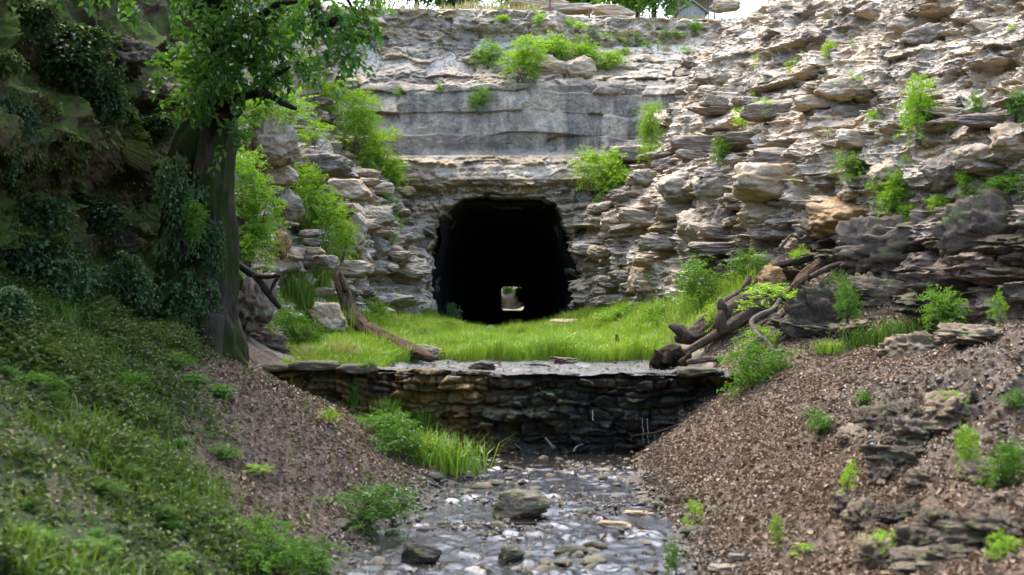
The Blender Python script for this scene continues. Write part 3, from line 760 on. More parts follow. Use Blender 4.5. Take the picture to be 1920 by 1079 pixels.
# ------------------------------------------------------------------ rocks
_ico = {}
def ico(sub):
    if sub not in _ico:
        import bmesh
        bm = bmesh.new(); bmesh.ops.create_icosphere(bm, subdivisions=sub, radius=1.0)
        V = np.array([v.co[:] for v in bm.verts]); F = np.array([[v.index for v in f.verts] for f in bm.faces])
        bm.free(); _ico[sub] = (V, F)
    return _ico[sub]
def rock_mesh(name, seed, mat, sub=4, planes=11, rough=0.10, slab=False, bed=0.0):
    rs = np.random.default_rng(seed)
    V, F = ico(sub)
    n = V / np.linalg.norm(V, axis=1)[:, None]
    pl = rs.normal(size=(planes, 3)); pl /= np.linalg.norm(pl, axis=1)[:, None]
    dd = rs.uniform(0.62, 1.0, planes)
    if slab:
        pl = np.vstack([pl, [[0.05, -0.08, 1], [0, 0, -1], [0.1, -1, 0.1], [1, 0.1, 0.05], [-1, 0.05, 0.1]]]); pl /= np.linalg.norm(pl, axis=1)[:, None]
        dd = np.concatenate([dd, [0.72, 0.75, 0.75, 0.85, 0.85]])
    dt = n @ pl.T
    rr = np.where(dt > 0.05, dd / np.maximum(dt, 0.05), 9.0)
    kk = 26.0
    r = -np.log(np.exp(-kk * rr).sum(1)) / kk
    r = np.clip(r, 0.3, 1.05)
    P = n * r[:, None]
    o = rs.uniform(0, 50, 3)
    r2 = 1 + rough * fbm(P * 1.7 + o, 4, 7, 0.55, True) + 0.5 * rough * fbm(P * 5 + o, 4, 8, 0.6)
    bk, bi = blocks(P + o, (1.5, 1.5, 2.2), seed % 7, 0.25, 0.06, 0.8, 0.3)
    r2 = r2 + rough * 0.8 * bk
    if sub >= 5: r2 = r2 + rough * 0.4 * blocks(P + o, (4, 4, 5.5), seed % 5, 0.3, 0.08, 0.8, 0.3)[0] + 0.012 * fbm(P * 12 + o, 3, 4)
    if bed:
        zb = P[:, 2] * 4.5 + 0.5 * vnoise(P * 1.2 + o)
        r2 = r2 - bed * np.exp(-((zb - np.round(zb)) / 0.10)**2) + bed * 0.8 * (hsh(np.round(zb - 0.5).astype(np.int64), np.full(len(P), seed)) - 0.5)
    return mk_mesh(name, P * r2[:, None], F, mat)
def rock_set(kind, mat, seeds, **kw): return [rock_mesh(kind, s, mat, **kw) for s in seeds]
BO = rock_set('boulder', M['boulder'], (1, 2, 3, 4, 5), sub=5, planes=12, rough=0.15)
SL = rock_set('slab', M['boulder'], (11, 12, 13, 14), sub=5, planes=7, rough=0.11, slab=True, bed=0.02)
OB = rock_set('ochre_boulder', M['ochre_boulder'], (21, 22), sub=5, planes=10, rough=0.2)
DB = rock_set('dark_boulder', M['dark_boulder'], (31, 32, 33, 34), sub=5, planes=10, rough=0.34)
SS = rock_set('stream_stone', M['stream_stone'], (41, 42, 43, 44, 45, 46), sub=3, planes=9, rough=0.08)
SB = rock_set('stream_boulder', M['stream_stone'], (51, 52), sub=5, planes=9, rough=0.10, bed=0.02)
def rock(meshes, i, px, py, w, h, label, Y=None, name='boulder', cat='boulder', depth=0.9, rz=None, tilt=0.0, sink=0.35, group=None, foot=False):
    """a rock whose middle is seen at px,py and is w x h photo pixels large; it rests in the surface found there"""
    loc, nrm, on = hit(px, py + (h * 0.42 if foot else 0))
    if Y is not None: loc = W(px, py, Y)
    D = loc[1]
    sx_, sz_ = w * D / FPX / 2, h * D / FPX / 2
    sy_ = depth * 0.5 * (sx_ + sz_)
    if foot: loc = loc + np.array([0, sy_ * 0.6, sz_ * 0.72])
    elif Y is None: loc = loc + np.array([0, sy_ * (sink - 0.35), 0])
    return place(name, meshes[i % len(meshes)], loc, (R(random.uniform(-6, 6)), R(tilt), R(random.uniform(-20, 20) if rz is None else rz)), (sx_ * 1.12, sy_, sz_ * 1.15), label, cat, group)
ROCKS = [
 # left side
 (BO,0,517,268,100,74,'big pale rounded boulder jutting out on the left behind the tree trunk',28.5),
 (SL,0,604,310,100,46,'pale ledge slab next to the big rounded boulder on the left',31.5),
 (SL,1,655,357,84,46,'smooth grey block below the pale ledge slab on the left',33.0),
 (SL,2,525,328,70,48,'undercut stone pillar head beneath the big rounded boulder',28.8),
 (BO,1,540,385,54,46,'squarish tan block above the stacked flat stones',28.8),
 (SL,3,582,438,40,15,'topmost flat stone of the small stack in the left grass',27.6),
 (SL,0,585,455,32,17,'middle flat stone of the small stack in the left grass',27.5),
 (SL,1,592,471,36,15,'lowest flat stone of the small stack in the left grass',27.4),
 (OB,0,530,460,32,40,'rusty upright stone standing in grass near the vine roots',26.6),
 (SL,2,660,400,52,40,'light grey block behind the large bright bush on the left',34.0),
 (BO,2,655,440,66,70,'pale angular boulder right of the large bright bush',33.6),
 (SL,3,705,405,64,40,'broken pale slab left of the tunnel shoulder',36.0),
 (SL,0,660,505,84,36,'flat overhanging slab above the dead trunk',32.0),
 (BO,3,606,492,48,28,'low grey stone under the stacked flat stones',27.8),
 (SL,1,618,595,64,60,'leaning mossy slab half buried in the left grass',27.2),
 (BO,4,700,470,50,42,'weathered block midway up the left rubble',36.0),
 (DB,0,490,640,80,50,'mossy stone ledge at the foot of the tree above the dam',None),
 (DB,1,478,575,70,100,'dark bank rock behind the tree roots',23.2),
 # meadow and pond
 (BO,0,802,667,66,30,'pale mossy boulder at the edge of the meadow by the pond',25.4),
 (DB,2,905,690,36,16,'small dark rock standing in the pond near the dam lip',22.4),
 (DB,3,1058,677,40,13,'flat dark slate lying where grass meets pond',24.2),
 (BO,1,920,616,14,10,'little pinkish stone in front of the tunnel',39.5),
 (SL,2,958,624,36,12,'broken pale slab on the path into the tunnel',39.0),
 (SL,3,1062,606,70,16,'low pale stone in grass at the right tunnel foot',37.5),
 # right face
 (BO,2,1267,352,76,50,'smooth pale boulder at the left end of the big block course',None),
 (BO,3,1342,356,72,58,'faceted pale boulder in the middle of the big block course',None),
 (SL,0,1446,342,150,78,'long grey slab under the dark overhang',None),
 (SL,1,1288,395,110,44,'wide weathered block below the smooth pale boulder',None),
 (BO,4,1302,425,64,52,'rounded tan block above the leaf strewn ledge',None),
 (BO,0,1362,420,60,50,'white topped block above the leaf strewn ledge',None),
 (BO,1,1430,408,76,54,'tawny block with broken face above the long grass',None),
 (SL,2,1360,465,140,22,'thin leaf strewn ledge slab above the grassy slope',None),
 (SL,3,1475,298,150,44,'overhanging layered slab casting a dark hollow',None),
 (OB,1,1580,412,150,66,'large orange stained boulder at the head of the log jam',None),
 (SL,0,1600,262,70,40,'grey shelf stone left of the hanging shrub',None),
 (SL,1,1600,215,90,30,'white shelf slab beneath the small shelf bush',None),
 (BO,2,1770,325,80,58,'rough pink grey boulder below the hanging shrub',None),
 (BO,3,1835,300,80,60,'pale craggy boulder near the right frame edge',None),
 (BO,4,1895,265,70,56,'white block highest by the right frame edge',None),
 (SL,2,1550,195,120,30,'long pale shelf high on the right face',None),
 (SL,3,1240,455,80,34,'flat stone in the rubble right of the tunnel mouth',None),
 (SL,0,1225,490,80,26,'thin projecting ledge over the rubble right of the tunnel',None),
 (BO,0,1200,525,46,40,'small block in the rubble near the tunnel foot',None),
 (BO,1,1155,420,50,40,'block beside the bright bush right of the tunnel',None),
 (BO,2,1660,330,60,50,'knobbly stone between two shrubs on the right face',None),
 # dark rocks low on the right
 (DB,0,1545,605,130,110,'pitted brown rock beside the curled vine',22.8),
 (DB,1,1680,470,200,100,'broad dark outcrop under the right rock face',22.6),
 (DB,2,1860,430,150,110,'massive dark brown block at the right frame edge',20.4),
 (DB,3,1780,540,170,50,'tilted dark slab above the right grass',20.2),
 (DB,0,1640,560,110,70,'mossy dark rock behind the bright grass',21.6),
 (OB,0,1450,525,44,40,'lichen grey stone wedged among the logs',25.0),
 (DB,1,1655,800,90,60,'dark wet rock bulging from the right leaf bank',None),
 (DB,2,1730,815,80,50,'slaty black rock beside the small cave in the right bank',None),
 (DB,3,1690,862,120,50,'ragged dark stone below the slaty rock on the right bank',None),
 (DB,0,1850,1000,160,60,'shadowed flat rock in the lower right corner',None),
 (DB,1,1760,1055,150,40,'dark stone along the lower right picture edge',None),
 (DB,2,1720,660,110,60,'crumbly brown rock crowning the right leaf bank',None),
 # shaded face on the left
 (DB,3,225,105,90,70,'grey bare boulder poking out of moss high on the left',None),
 (DB,0,110,147,70,24,'pale ledge in the shaded moss on the far left',None),
 (DB,1,305,185,80,44,'pinkish bare stone above the hollow left of the trunk',None),
 (DB,2,345,110,60,40,'weathered grey stone beside the tree leaves top left',None),
 (DB,3,230,460,40,60,'narrow grey stone peeking through dark moss',None),
]
for (ms, i, px, py, w_, h_, lab, Y) in ROCKS:
    rock(ms, i, px, py, w_, h_, lab, None if (ms is DB and px > 1500 and py < 640) else Y, depth=0.45 if (ms is DB and px > 1500 and py < 640) else 0.9)
rock(SB, 0, 974, 950, 96, 50, 'big squarish grey boulder standing in the middle of the stream', None, foot=True, rz=4, depth=0.8)
rock(SB, 1, 784, 1040, 72, 36, 'mossy dark green boulder low in the stream, left of centre', None, foot=True)
rock(SB, 0, 957, 1042, 44, 30, 'small mossy rock in the stream nearest the picture bottom', None, foot=True)
rock(SL, 1, 1156, 985, 70, 14, 'flat pale slab on the stream edge with green weeds under it', None)
rock(SL, 2, 1200, 965, 60, 13, 'pale flagstone just beyond the weedy slab', None)
rock(SL, 3, 1128, 883, 34, 10, 'bright flat stone near the dam pool on the right', None)
rock(SL, 0, 1360, 1066, 66, 16, 'grey flagstone on the leaf bank at the bottom edge', None)
rock(SL, 1, 1395, 1045, 60, 12, 'tan flagstone above the grey flagstone at the bottom edge', None)
# loose blocks on the rock faces
def scatter_blocks(n, region, smin, smax, label, group, meshes, wide=(1.0, 2.3), flat=(0.35, 0.7)):
    k = 0
    for _ in range(n * 6):
        if k >= n: break
        px, py = random.uniform(region[0], region[2]), random.uniform(region[1], region[3])
        loc, nrm, on = hit(px, py)
        if on is None or on not in region[4]: continue
        s = random.uniform(smin, smax) * FPX / 1920 / 2 * loc[1] / FPX
        fl = random.uniform(*flat)
        place('limestone_block', random.choice(meshes), loc - nrm * s * 0.12, (R(random.uniform(-8, 8)), R(random.uniform(-10, 10)), R(random.uniform(-16, 16) + random.choice((0, 180)))), (s * random.uniform(*wide), s, s * fl), label, 'rock', group)
        k += 1
scatter_blocks(80, (1090, 250, 1600, 590, ('right_rock_face',)), 16, 46, 'loose limestone block among the rubble courses of the right rock face', 'loose blocks on the right rock face', BO + SL)
scatter_blocks(30, (1300, 0, 1910, 330, ('right_rock_face',)), 24, 70, 'craggy block bedded in the upper right rock face', 'craggy blocks high on the right rock face', BO + SL)
scatter_blocks(70, (540, 100, 775, 620, ('left_rock_face',)), 16, 48, 'loose limestone block in the rubble left of the tunnel', 'loose blocks on the left rock face', BO + SL)
scatter_blocks(24, (1480, 430, 1910, 640, ('right_rock_face', 'ground')), 30, 80, 'brown broken rock at the foot of the right rock face', 'brown rocks at the foot of the right rock face', DB)
scatter_blocks(22, (1580, 690, 1910, 1070, ('ground',)), 30, 90, 'dark earthy rock half sunk in the right bank', 'dark rocks in the right bank', DB, (0.7, 1.15), (0.65, 0.95))
# stones of the stream bed
k = 0
for _ in range(4000):
    if k >= 170: break
    Y = 10.5 + 10.2 * rg.random()**1.2; X = rg.uniform(-2.2, 2.9)
    z0 = gz0(X, Y)
    if z0 > 0.28 or (rg.random() < 0.55 and X < 0.4): continue
    s = float(np.clip(rg.lognormal(-2.95, 0.45), 0.025, 0.14))
    place('stream_stone', SS[k % 6], (X, Y, max(0.0, float(gz(X, Y))) + s * 0.12), (rg.uniform(-.2, .2), rg.uniform(-.2, .2), rg.uniform(0, 6)), (s * rg.uniform(1.1, 1.9), s, s * 0.5),
          'small wet stone lying in the shallow stream bed', 'stone', 'stones in the stream bed')
    k += 1
# dam cap slabs (parts of the dam)
for q_, (x0, x1, zt) in enumerate([(-4.75, -4.05, 1.60), (-4.02, -3.2, 1.62), (-3.17, -2.5, 1.56), (3.05, 3.7, 1.50)]):
    me = rock_mesh('cap_stone', 70 + q_, M['dam_cap'], sub=4, planes=5, rough=0.06, slab=True)
    o = link('cap_stone', me, dam, ((x0 + x1) / 2, 21.42, zt - 0.04), (0, 0, R(random.uniform(-4, 4))), ((x1 - x0) / 1.55, 0.36, 0.11))
# seeping water threads (parts of the dam)
for (px, y0, y1) in [(1203, 785, 824), (1212, 785, 828), (1110, 768, 786)]:
    zt = W(px, y0, 21.15)[2]; zb = W(px, y1, 21.15)[2]; x = W(px, y0, 21.15)[0]
    n_ = 9; V, F = tube([(x + random.uniform(-.01, .01), 21.0 - 0.02 * i, zt + (zb - zt) * i / (n_ - 1)) for i in range(n_)], [0.002 + 0.004 * random.random() for i in range(n_)], 6)
    link('water_trickle', mk_mesh('water_trickle', V, quads_to_tris(F), M['fall']), dam)

# ------------------------------------------------------------------ foliage
def unit(v): return v / (np.linalg.norm(v, axis=-1, keepdims=True) + 1e-9)
def leaf_tris(base, d, up, L, Wd, rnd, fold=0.25, droop=0.25):
    n = len(base)
    side = unit(np.cross(d, up)); nrm = unit(np.cross(side, d))
    mid = base + d * (L * 0.5)[:, None]
    lft = mid + side * (Wd * 0.5)[:, None] + nrm * (Wd * fold)[:, None]
    rgt = mid - side * (Wd * 0.5)[:, None] + nrm * (Wd * fold)[:, None]
    tip = base + d * L[:, None] - nrm * (L * droop)[:, None]
    V = np.stack([base, lft, tip, rgt], 1).reshape(-1, 3)
    i = np.arange(n) * 4
    F = np.stack([np.stack([i, i + 1, i + 2], -1), np.stack([i, i + 2, i + 3], -1)], 1).reshape(-1, 3)
    return V, F, np.repeat(rnd, 4)
def sprays(o, d, l, m, L, Wd, rs, spread=0.9, droop=0.3):
    """m leaflets along each of the twigs (o,d,l)"""
    n = len(o)
    t = np.linspace(0.12, 1.0, m)[None, :, None]
    d = unit(d)
    per = unit(np.cross(d, rs.normal(size=(n, 3))))
    per = unit(per + np.array([0, 0, 0.0]))
    flat_ = per.copy(); flat_[:, 2] *= 0.35; flat_ = unit(flat_)
    pos = o[:, None] + d[:, None] * l[:, None, None] * t
    pos[..., 2] -= (droop * l[:, None] * (t[..., 0]**2))
    sg = np.where(np.arange(m) % 2 == 0, 1, -1)[None, :, None]
    ld = unit(d[:, None] * 0.55 + sg * flat_[:, None] * spread + rs.normal(size=(n, m, 3)) * 0.28 + np.array([0, 0, -0.15]))
    up = unit(np.array([0, 0, 1.0]) + rs.normal(size=(n, m, 3)) * 0.35)
    LL = L * rs.uniform(0.7, 1.25, (n, m)); WW = Wd * rs.uniform(0.75, 1.2, (n, m))
    r0 = rs.random((n, 1)) * 0.6 + rs.random((n, m)) * 0.4
    return pos.reshape(-1, 3), ld.reshape(-1, 3), up.reshape(-1, 3), LL.ravel(), WW.ravel(), r0.ravel()
def bush_parts(name, seed, mat, nl=8, ns=130, m=9, leaf=0.13, lw=0.5, shape=(1, 1, 1.0), spl=0.42, upw=0.5, stems=7, droop=0.3):
    """unit bush: about 2 wide, 2*shape.z tall, base at the origin"""
    rs = np.random.default_rng(seed)
    th = rs.uniform(0, 6.283, nl); rr = np.sqrt(rs.random(nl)) * 0.62
    c = np.stack([np.cos(th) * rr * shape[0], np.sin(th) * rr * shape[1], (0.25 + rs.random(nl) * 1.15) * shape[2]], -1)
    ra = rs.uniform(0.2, 0.52, nl)
    w_ = ra**2 / (ra**2).sum(); li = rs.choice(nl, ns, p=w_)
    dv = unit(rs.normal(size=(ns, 3)) + np.array([0, 0, 0.25]))
    o = c[li] + dv * (ra[li] * rs.random(ns)**0.45)[:, None]
    o[:, 2] = np.maximum(o[:, 2], 0.03)
    d = unit(dv + np.array([0, 0, upw]) + rs.normal(size=(ns, 3)) * 0.4)
    l = spl * rs.uniform(0.6, 1.3, ns)
    V, F, rn = leaf_tris(*sprays(o, d, l, m, leaf, leaf * lw, rs, droop=droop))
    fol = mk_mesh(name + '_foliage', V, F, mat, {'rnd': rn}, False)
    tb = []
    for s in range(stems):
        e = c[s % nl] + rs.normal(size=3) * 0.12
        b = np.array([rs.uniform(-.12, .12), rs.uniform(-.12, .12), -0.15])
        tb.append(tube([b, b * 0.6 + e * 0.4 + rs.normal(size=3) * 0.06, e], [0.03, 0.02, 0.008], 5))
    V, F = join(tb)
    return [('foliage', fol), ('stem', mk_mesh(name + '_stem', V, F, M['twig']))]
BUSH = {
 'dense': [bush_parts('dense_bush', 201 + i, M['leaf_bright'], 9, 230, 9, 0.13, 0.45, spl=0.52) for i in range(3)],
 'large': [bush_parts('large_bush', 221 + i, M['leaf_bright'], 13, 480, 9, 0.095, 0.48, (1, 1, 1.1), 0.40) for i in range(3)],
 'mid': [bush_parts('mid_bush', 231 + i, M['leaf_mid'], 9, 230, 9, 0.13, 0.45, spl=0.52) for i in range(2)],
 'sparse': [bush_parts('sparse_bush', 241 + i, M['leaf_bright'], 8, 90, 8, 0.15, 0.45, (1, 1, 1.1), 0.4) for i in range(2)],
 'weed': [bush_parts('weed_bush', 251 + i, M['leaf_mid'], 8, 180, 8, 0.17, 0.26, (1, 1, 1.0), 0.52, 0.9) for i in range(2)],
 'ivy': [bush_parts('ivy_clump', 261 + i, M['leaf_ivy'], 12, 330, 6, 0.16, 0.85, (1, 0.6, 1.0), 0.3, -0.3, droop=0.8) for i in range(3)],
 'sage': [bush_parts('sage_bush', 271, M['leaf_sage'], 8, 240, 8, 0.13, 0.4)],
}
def tuft_mesh(name, seed, mat, n=140, h=1.0, w=0.018, lean=0.55, spread=0.45):
    rs = np.random.default_rng(seed)
    return mk_mesh(name, *blades(np.stack([rs.normal(size=n) * spread * 0.5, rs.normal(size=n) * spread * 0.5, np.zeros(n)], -1),
                   h * rs.uniform(0.5, 1.1, n), w * rs.uniform(0.7, 1.3, n), rs, lean)[:2], mat, {'rnd': np.repeat(rs.random(n), 5)}, False)
def blades(base, H, Wd, rs, lean=0.5):
    n = len(base)
    a = rs.uniform(0, 6.283, n); ld = np.stack([np.cos(a), np.sin(a), 0 * a], -1); sd_ = np.stack([-np.sin(a + rs.normal(size=n) * .8), np.cos(a + rs.normal(size=n) * .8), 0 * a], -1)
    le = lean * rs.random(n)
    m_ = base + ld * (H * le * 0.35)[:, None] + np.array([0, 0, 1.0]) * (H * 0.6)[:, None]
    t_ = base + ld * (H * le * 1.0)[:, None] + np.array([0, 0, 1.0]) * (H * (1 - 0.35 * le))[:, None]
    hw = (Wd * 0.5)[:, None]
    V = np.stack([base - sd_ * hw, base + sd_ * hw, m_ + sd_ * hw * 0.8, m_ - sd_ * hw * 0.8, t_], 1).reshape(-1, 3)
    i = np.arange(n) * 5
    F = np.stack([np.stack([i, i + 1, i + 2], -1), np.stack([i, i + 2, i + 3], -1), np.stack([i + 3, i + 2, i + 4], -1)], 1).reshape(-1, 3)
    return V, F, n
TUFT = {'bright': [tuft_mesh('grass_tuft', 301 + i, M['grass'], 300) for i in range(2)],
        'dark': [tuft_mesh('grass_tuft', 311 + i, M['grass_dark'], 300) for i in range(2)],
        'dry': [tuft_mesh('dry_tuft', 321, M['grass_dry'], 130)]}

def plant(kind, i, px, py, w, h, label, Y=None, name=None, cat=None, group=None):
    """plant whose outline is centred on px,py and w x h photo pixels large"""
    base_py = py + h * 0.45
    if Y is None:
        loc, nrm, on = hit(px, base_py)
        if loc is None: return
        if nrm[2] < 0.6: loc = loc + np.array([0, -0.05 * w * loc[1] / FPX, 0])
    else: loc = W(px, base_py, Y)
    D = loc[1]
    sx_ = w * D / FPX / 2; sz_ = h * D / FPX
    if kind in BUSH:
        top = 1.75 if kind != 'large' else 1.9
        return place(name or {'ivy': 'ivy_clump', 'weed': 'weed_clump'}.get(kind, 'shrub'), BUSH[kind][i % len(BUSH[kind])], loc, (0, 0, random.uniform(0, 6.28)), (sx_ / 0.95, sx_ / 0.95, sz_ / top),
              label, cat or {'ivy': 'ivy', 'weed': 'weed'}.get(kind, 'bush'), group)
    return place(name or 'grass_tuft', TUFT[kind][i % len(TUFT[kind])], loc, (0, 0, random.uniform(0, 6.28)), (sx_ / 0.5, sx_ / 0.5, sz_), label, cat or 'grass tuft', group)

PLANTS = [
 # upper shelf of the back wall
 ('dense',0,914,102,56,52,'leftmost leafy shrub of the green band on the wall shelf',None),
 ('large',1,975,118,100,70,'drooping leafy shrub hanging lowest from the wall shelf',42.3),
 ('dense',2,1035,96,80,50,'low shrub in the middle of the green band on the wall shelf',None),
 ('dense',0,1095,100,76,52,'bright shrub spilling over the pale shelf blocks',None),
 ('dense',1,1142,116,66,36,'rightmost trailing shrub of the green band on the wall shelf',None),
 ('mid',0,900,192,48,44,'small dark shrub growing from the middle of the quarried wall',None),
 ('sparse',0,1085,52,70,22,'thin green scrub along the ledge top right of the post',None),
 ('dense',2,1012,38,24,22,'tiny round bush on the rim below the fence post',None),
 ('dense',1,942,38,34,12,'flat yellow green bush on the wall rim',None),
 ('sage',0,1112,64,24,26,'silvery sage bush on the pale scree slope',None),
 ('sage',0,1268,66,20,16,'small silvery sage bush under the wooden shed',None),
 ('mid',1,1305,55,28,24,'dark spiky plant on the rim at the top of the right face',None),
 # diagonal band on the left
 ('large',0,622,195,62,90,'highest leafy shrub of the diagonal band on the left',39.0),
 ('large',1,668,235,100,96,'broad shrub second from the top of the diagonal band',39.6),
 ('large',2,704,292,96,100,'dense shrub in the middle of the diagonal band against the wall',40.0),
 ('large',0,732,326,66,60,'lowest shrub of the diagonal band above the tunnel shoulder',40.0),
 ('dense',0,728,382,40,48,'small shrub on the rubble left of the tunnel',None),
 ('sparse',1,735,436,38,54,'thin sapling on the rubble beside the tunnel jamb',None),
 ('sparse',0,590,262,70,60,'airy shrub behind the big rounded boulder',33.5),
 ('large',1,604,405,112,150,'large bright yellow green bush on the left slope',30.0),
 ('dense',1,640,455,60,70,'yellow green bush foot spilling below the large bright bush',30.5),
 ('large',2,470,380,120,180,'tall bright shrub right behind the tree trunk',25.0),
 ('large',0,500,225,150,110,'bright leafy shrub over the big rounded boulder',28.6),
 ('large',1,462,470,110,90,'leafy shrub at the foot of the tall bright shrub',24.6),
 ('mid',0,530,30,90,100,'shady green shrub high between tree leaves and wall',31.0),
 ('weed',0,565,625,100,66,'round weed clump on the bank above the dam',None),
 ('weed',1,700,590,50,40,'low weed beside the dead trunk in the meadow',None),
 ('mid',0,690,690,40,26,'small fern like weed where the bank meets the dam',None),
 # beside the tunnel
 ('ivy',0,850,590,28,36,'lone drooping weed inside the left of the tunnel mouth',40.6),
 ('large',0,1128,328,100,96,'bright bush clinging above the right shoulder of the tunnel',40.0),
 ('dense',1,1178,356,66,60,'smaller bush right beside the tunnel shoulder bush',39.6),
 ('large',2,1219,240,50,90,'tall narrow shrub in the corner of wall and right face',None),
 ('sparse',1,1212,290,50,36,'thin scrub under the corner shrub',None),
 # right face
 ('dense',0,1590,168,70,48,'leafy bush on the high white shelf of the right face',None),
 ('large',1,1722,215,84,110,'big hanging shrub in the middle of the right face',None),
 ('dense',2,1602,322,62,68,'yellow green bush beneath the grey shelf stone',None),
 ('large',0,1672,366,78,92,'bushy shrub lower left of the hanging shrub',None),
 ('mid',1,1358,288,42,54,'small dark bush over the faceted pale boulder',None),
 ('sparse',0,1395,232,80,54,'wispy plants on the rubble ledge right of the corner shrub',None),
 ('sparse',1,1440,205,44,34,'little sapling on the upper rubble ledge',None),
 ('sparse',0,1492,140,46,50,'thin yellow green plant high on the right face',None),
 ('dense',1,1553,96,30,30,'small tuft like bush near the top of the right face',None),
 ('dense',2,1640,224,30,30,'tiny round bush left of the hanging shrub',None),
 ('mid',0,1830,204,32,52,'narrow dark shrub right of the hanging shrub',None),
 ('mid',1,1900,205,50,62,'dark green shrub by the right frame edge',None),
 ('dense',0,1812,342,44,54,'bright bush below the pale craggy boulder',None),
 ('dense',1,1762,386,46,34,'bright low bush on the dark outcrop',None),
 ('sparse',1,1832,412,36,56,'thin hanging weeds over the massive dark block',None),
 ('dense',2,1700,402,34,34,'small bright bush at the edge of the broad dark outcrop',None),
 ('mid',0,1885,350,90,44,'olive scrub spread along the ledge at the right edge',None),
 ('dense',2,1222,298,30,30,'small leafy plant on the ledge by the corner shrub',None),
 # lower right
 ('mid',1,1768,588,80,90,'dark green bush standing beside the right grass',19.4),
 ('weed',0,1590,565,60,80,'straggly weed growing on the pitted brown rock',22.0),
 ('sparse',0,1866,592,36,70,'yellowish weed on the dark slab at the right',18.6),
 ('weed',1,1395,700,110,110,'big dark green weed clump at the right end of the dam',20.3),
 ('weed',0,1450,690,90,60,'lower weed clump spreading along the leaf bank ridge',20.4),
 ('sparse',1,1450,560,110,50,'thin sapling with flat yellow green leaves over the logs',24.0),
 ('sparse',0,1345,610,50,60,'small sapling growing between the two big logs',24.3),
 ('sparse',1,1430,640,70,50,'light green seedlings beside the curled vine',22.8),
 ('dense',0,1500,485,40,40,'bright little bush on top of the log jam',25.5),
 ('weed',1,1160,600,130,50,'long bladed weeds in the meadow under the right rubble',33.0),
 ('weed',0,1225,610,90,60,'tall weeds at the right meadow edge near the logs',30.0),
 ('weed',1,1320,535,110,80,'grassy weeds on the slope above the logs',28.5),
 ('weed',0,1400,510,110,60,'weeds under the leaf strewn ledge slab',27.6),
 ('dense',1,1815,850,44,90,'yellow green weed climbing the right bank rocks',None),
 ('weed',0,1880,880,110,90,'bushy weed at the right edge of the leaf bank',None),
 ('dense',2,1660,1025,80,50,'bright weed at the bottom right on the leaves',None),
 ('dense',0,1880,1025,60,50,'small bright weed in the bottom right corner',None),
 ('sparse',0,1585,905,40,60,'yellowish sprig in the middle of the right leaf bank',None),
 ('sparse',1,1790,770,40,50,'green sprig above the slaty black rock',None),
 ('sparse',0,1460,1005,30,60,'dark sprig near the bottom of the leaf bank',None),
 ('weed',1,1268,1050,40,60,'green weed at the stream edge bottom right of centre',None),
 ('sparse',1,1300,965,40,50,'pale weed where leaf bank meets the stream',None),
 # lower left
 ('weed',0,760,825,150,80,'broad leafy weed clump on the bank in front of the dam',None),
 ('mid',0,720,800,90,50,'dark leafy plant beside the broad weed clump',None),
 ('weed',1,680,950,170,80,'feathery weed mound at the left stream edge',None),
 ('weed',0,520,1030,160,110,'shadowy tall weed at the bottom left of the stream',None),
 ('weed',1,610,1050,110,70,'dark grass like weed trailing into the stream bottom left',None),
 ('sparse',0,615,785,40,30,'small sprig on the bare left bank',None),
 ('sparse',1,480,883,70,24,'flat seedling patch on the bare left bank',None),
 # ivy on the shaded face
 ('ivy',0,60,470,150,170,'dense ivy mass at the left frame edge under the mossy rock',None),
 ('ivy',1,130,520,130,130,'leafy ivy curtain above the green bank on the left',None),
 ('ivy',2,30,250,80,120,'ivy hanging at the left frame edge below the mossy ledge',None),
 ('ivy',0,130,110,160,110,'trailing ivy draped across the mossy overhang top left',None),
 ('ivy',1,200,170,90,110,'ivy strand under the grey bare boulder',None),
 ('ivy',2,60,40,90,70,'ivy patch in the top left corner',None),
 ('ivy',0,340,390,90,160,'ivy climbing the dark mossy stem beside the trunk',19.6),
 ('mid',1,372,420,50,80,'yellow green sprig lit against the dark trunk',19.4),
 ('ivy',1,240,520,110,110,'ivy thicket at the foot of the shaded hollow',None),
 ('ivy',2,170,400,120,60,'thin ivy trail crossing the shaded hollow',None),
 ('mid',0,380,160,130,120,'dark leafy bush beside the tree crown above the hollow',20.6),
 ('ivy',1,300,230,100,60,'ivy fringe on the lip above the hollow',None),
 ('ivy',1,372,560,70,150,'ivy clothing the trunk just above its flare',19.75),
 ('ivy',2,392,480,60,130,'dark ivy hugging the lower trunk',19.8),
 ('ivy',1,310,560,110,120,'ivy at the foot of the dark stem beside the trunk',19.6),
 ('ivy',0,20,590,110,90,'ivy spilling onto the green bank at the left edge',None),
]
for a in PLANTS: plant(*a)
GR = 'grass tufts by the stream and dam'
for (kd, i, px, py, w_, h_, lab) in [
 ('bright',0,850,850,120,80,'bright grass tussock leaning over the dam pool'),
 ('bright',1,800,835,90,70,'grass tussock between leafy weeds and dam pool'),
 ('dark',0,665,735,30,60,'single tall grass stalk clump before the dam on the left'),
 ('dark',1,730,765,60,50,'arching grass blades in front of the dam'),
 ('dark',0,790,785,60,60,'tall arching grass at the right of the dam blades'),
 ('dark',1,1625,630,90,50,'bright moss like grass tongue behind the right leaf ridge'),
 ('dark',0,1690,615,110,56,'lush grass mound behind the right leaf ridge'),
 ('bright',1,1555,650,60,30,'low grass at the lower end of the right mound'),
 ('dark',1,560,540,80,90,'tall grass below the flat stone stack'),
 ('bright',0,620,600,70,80,'grass tuft beside the leaning mossy slab'),
 ('bright',1,600,520,60,70,'grass growing around the flat stone stack'),
 ('dry',0,640,655,90,44,'straw coloured grass above the dam on the left'),
 ('dry',0,580,660,70,36,'dry grass beside the round weed clump'),
]:
    plant(kd, i, px, py, w_, h_, lab)
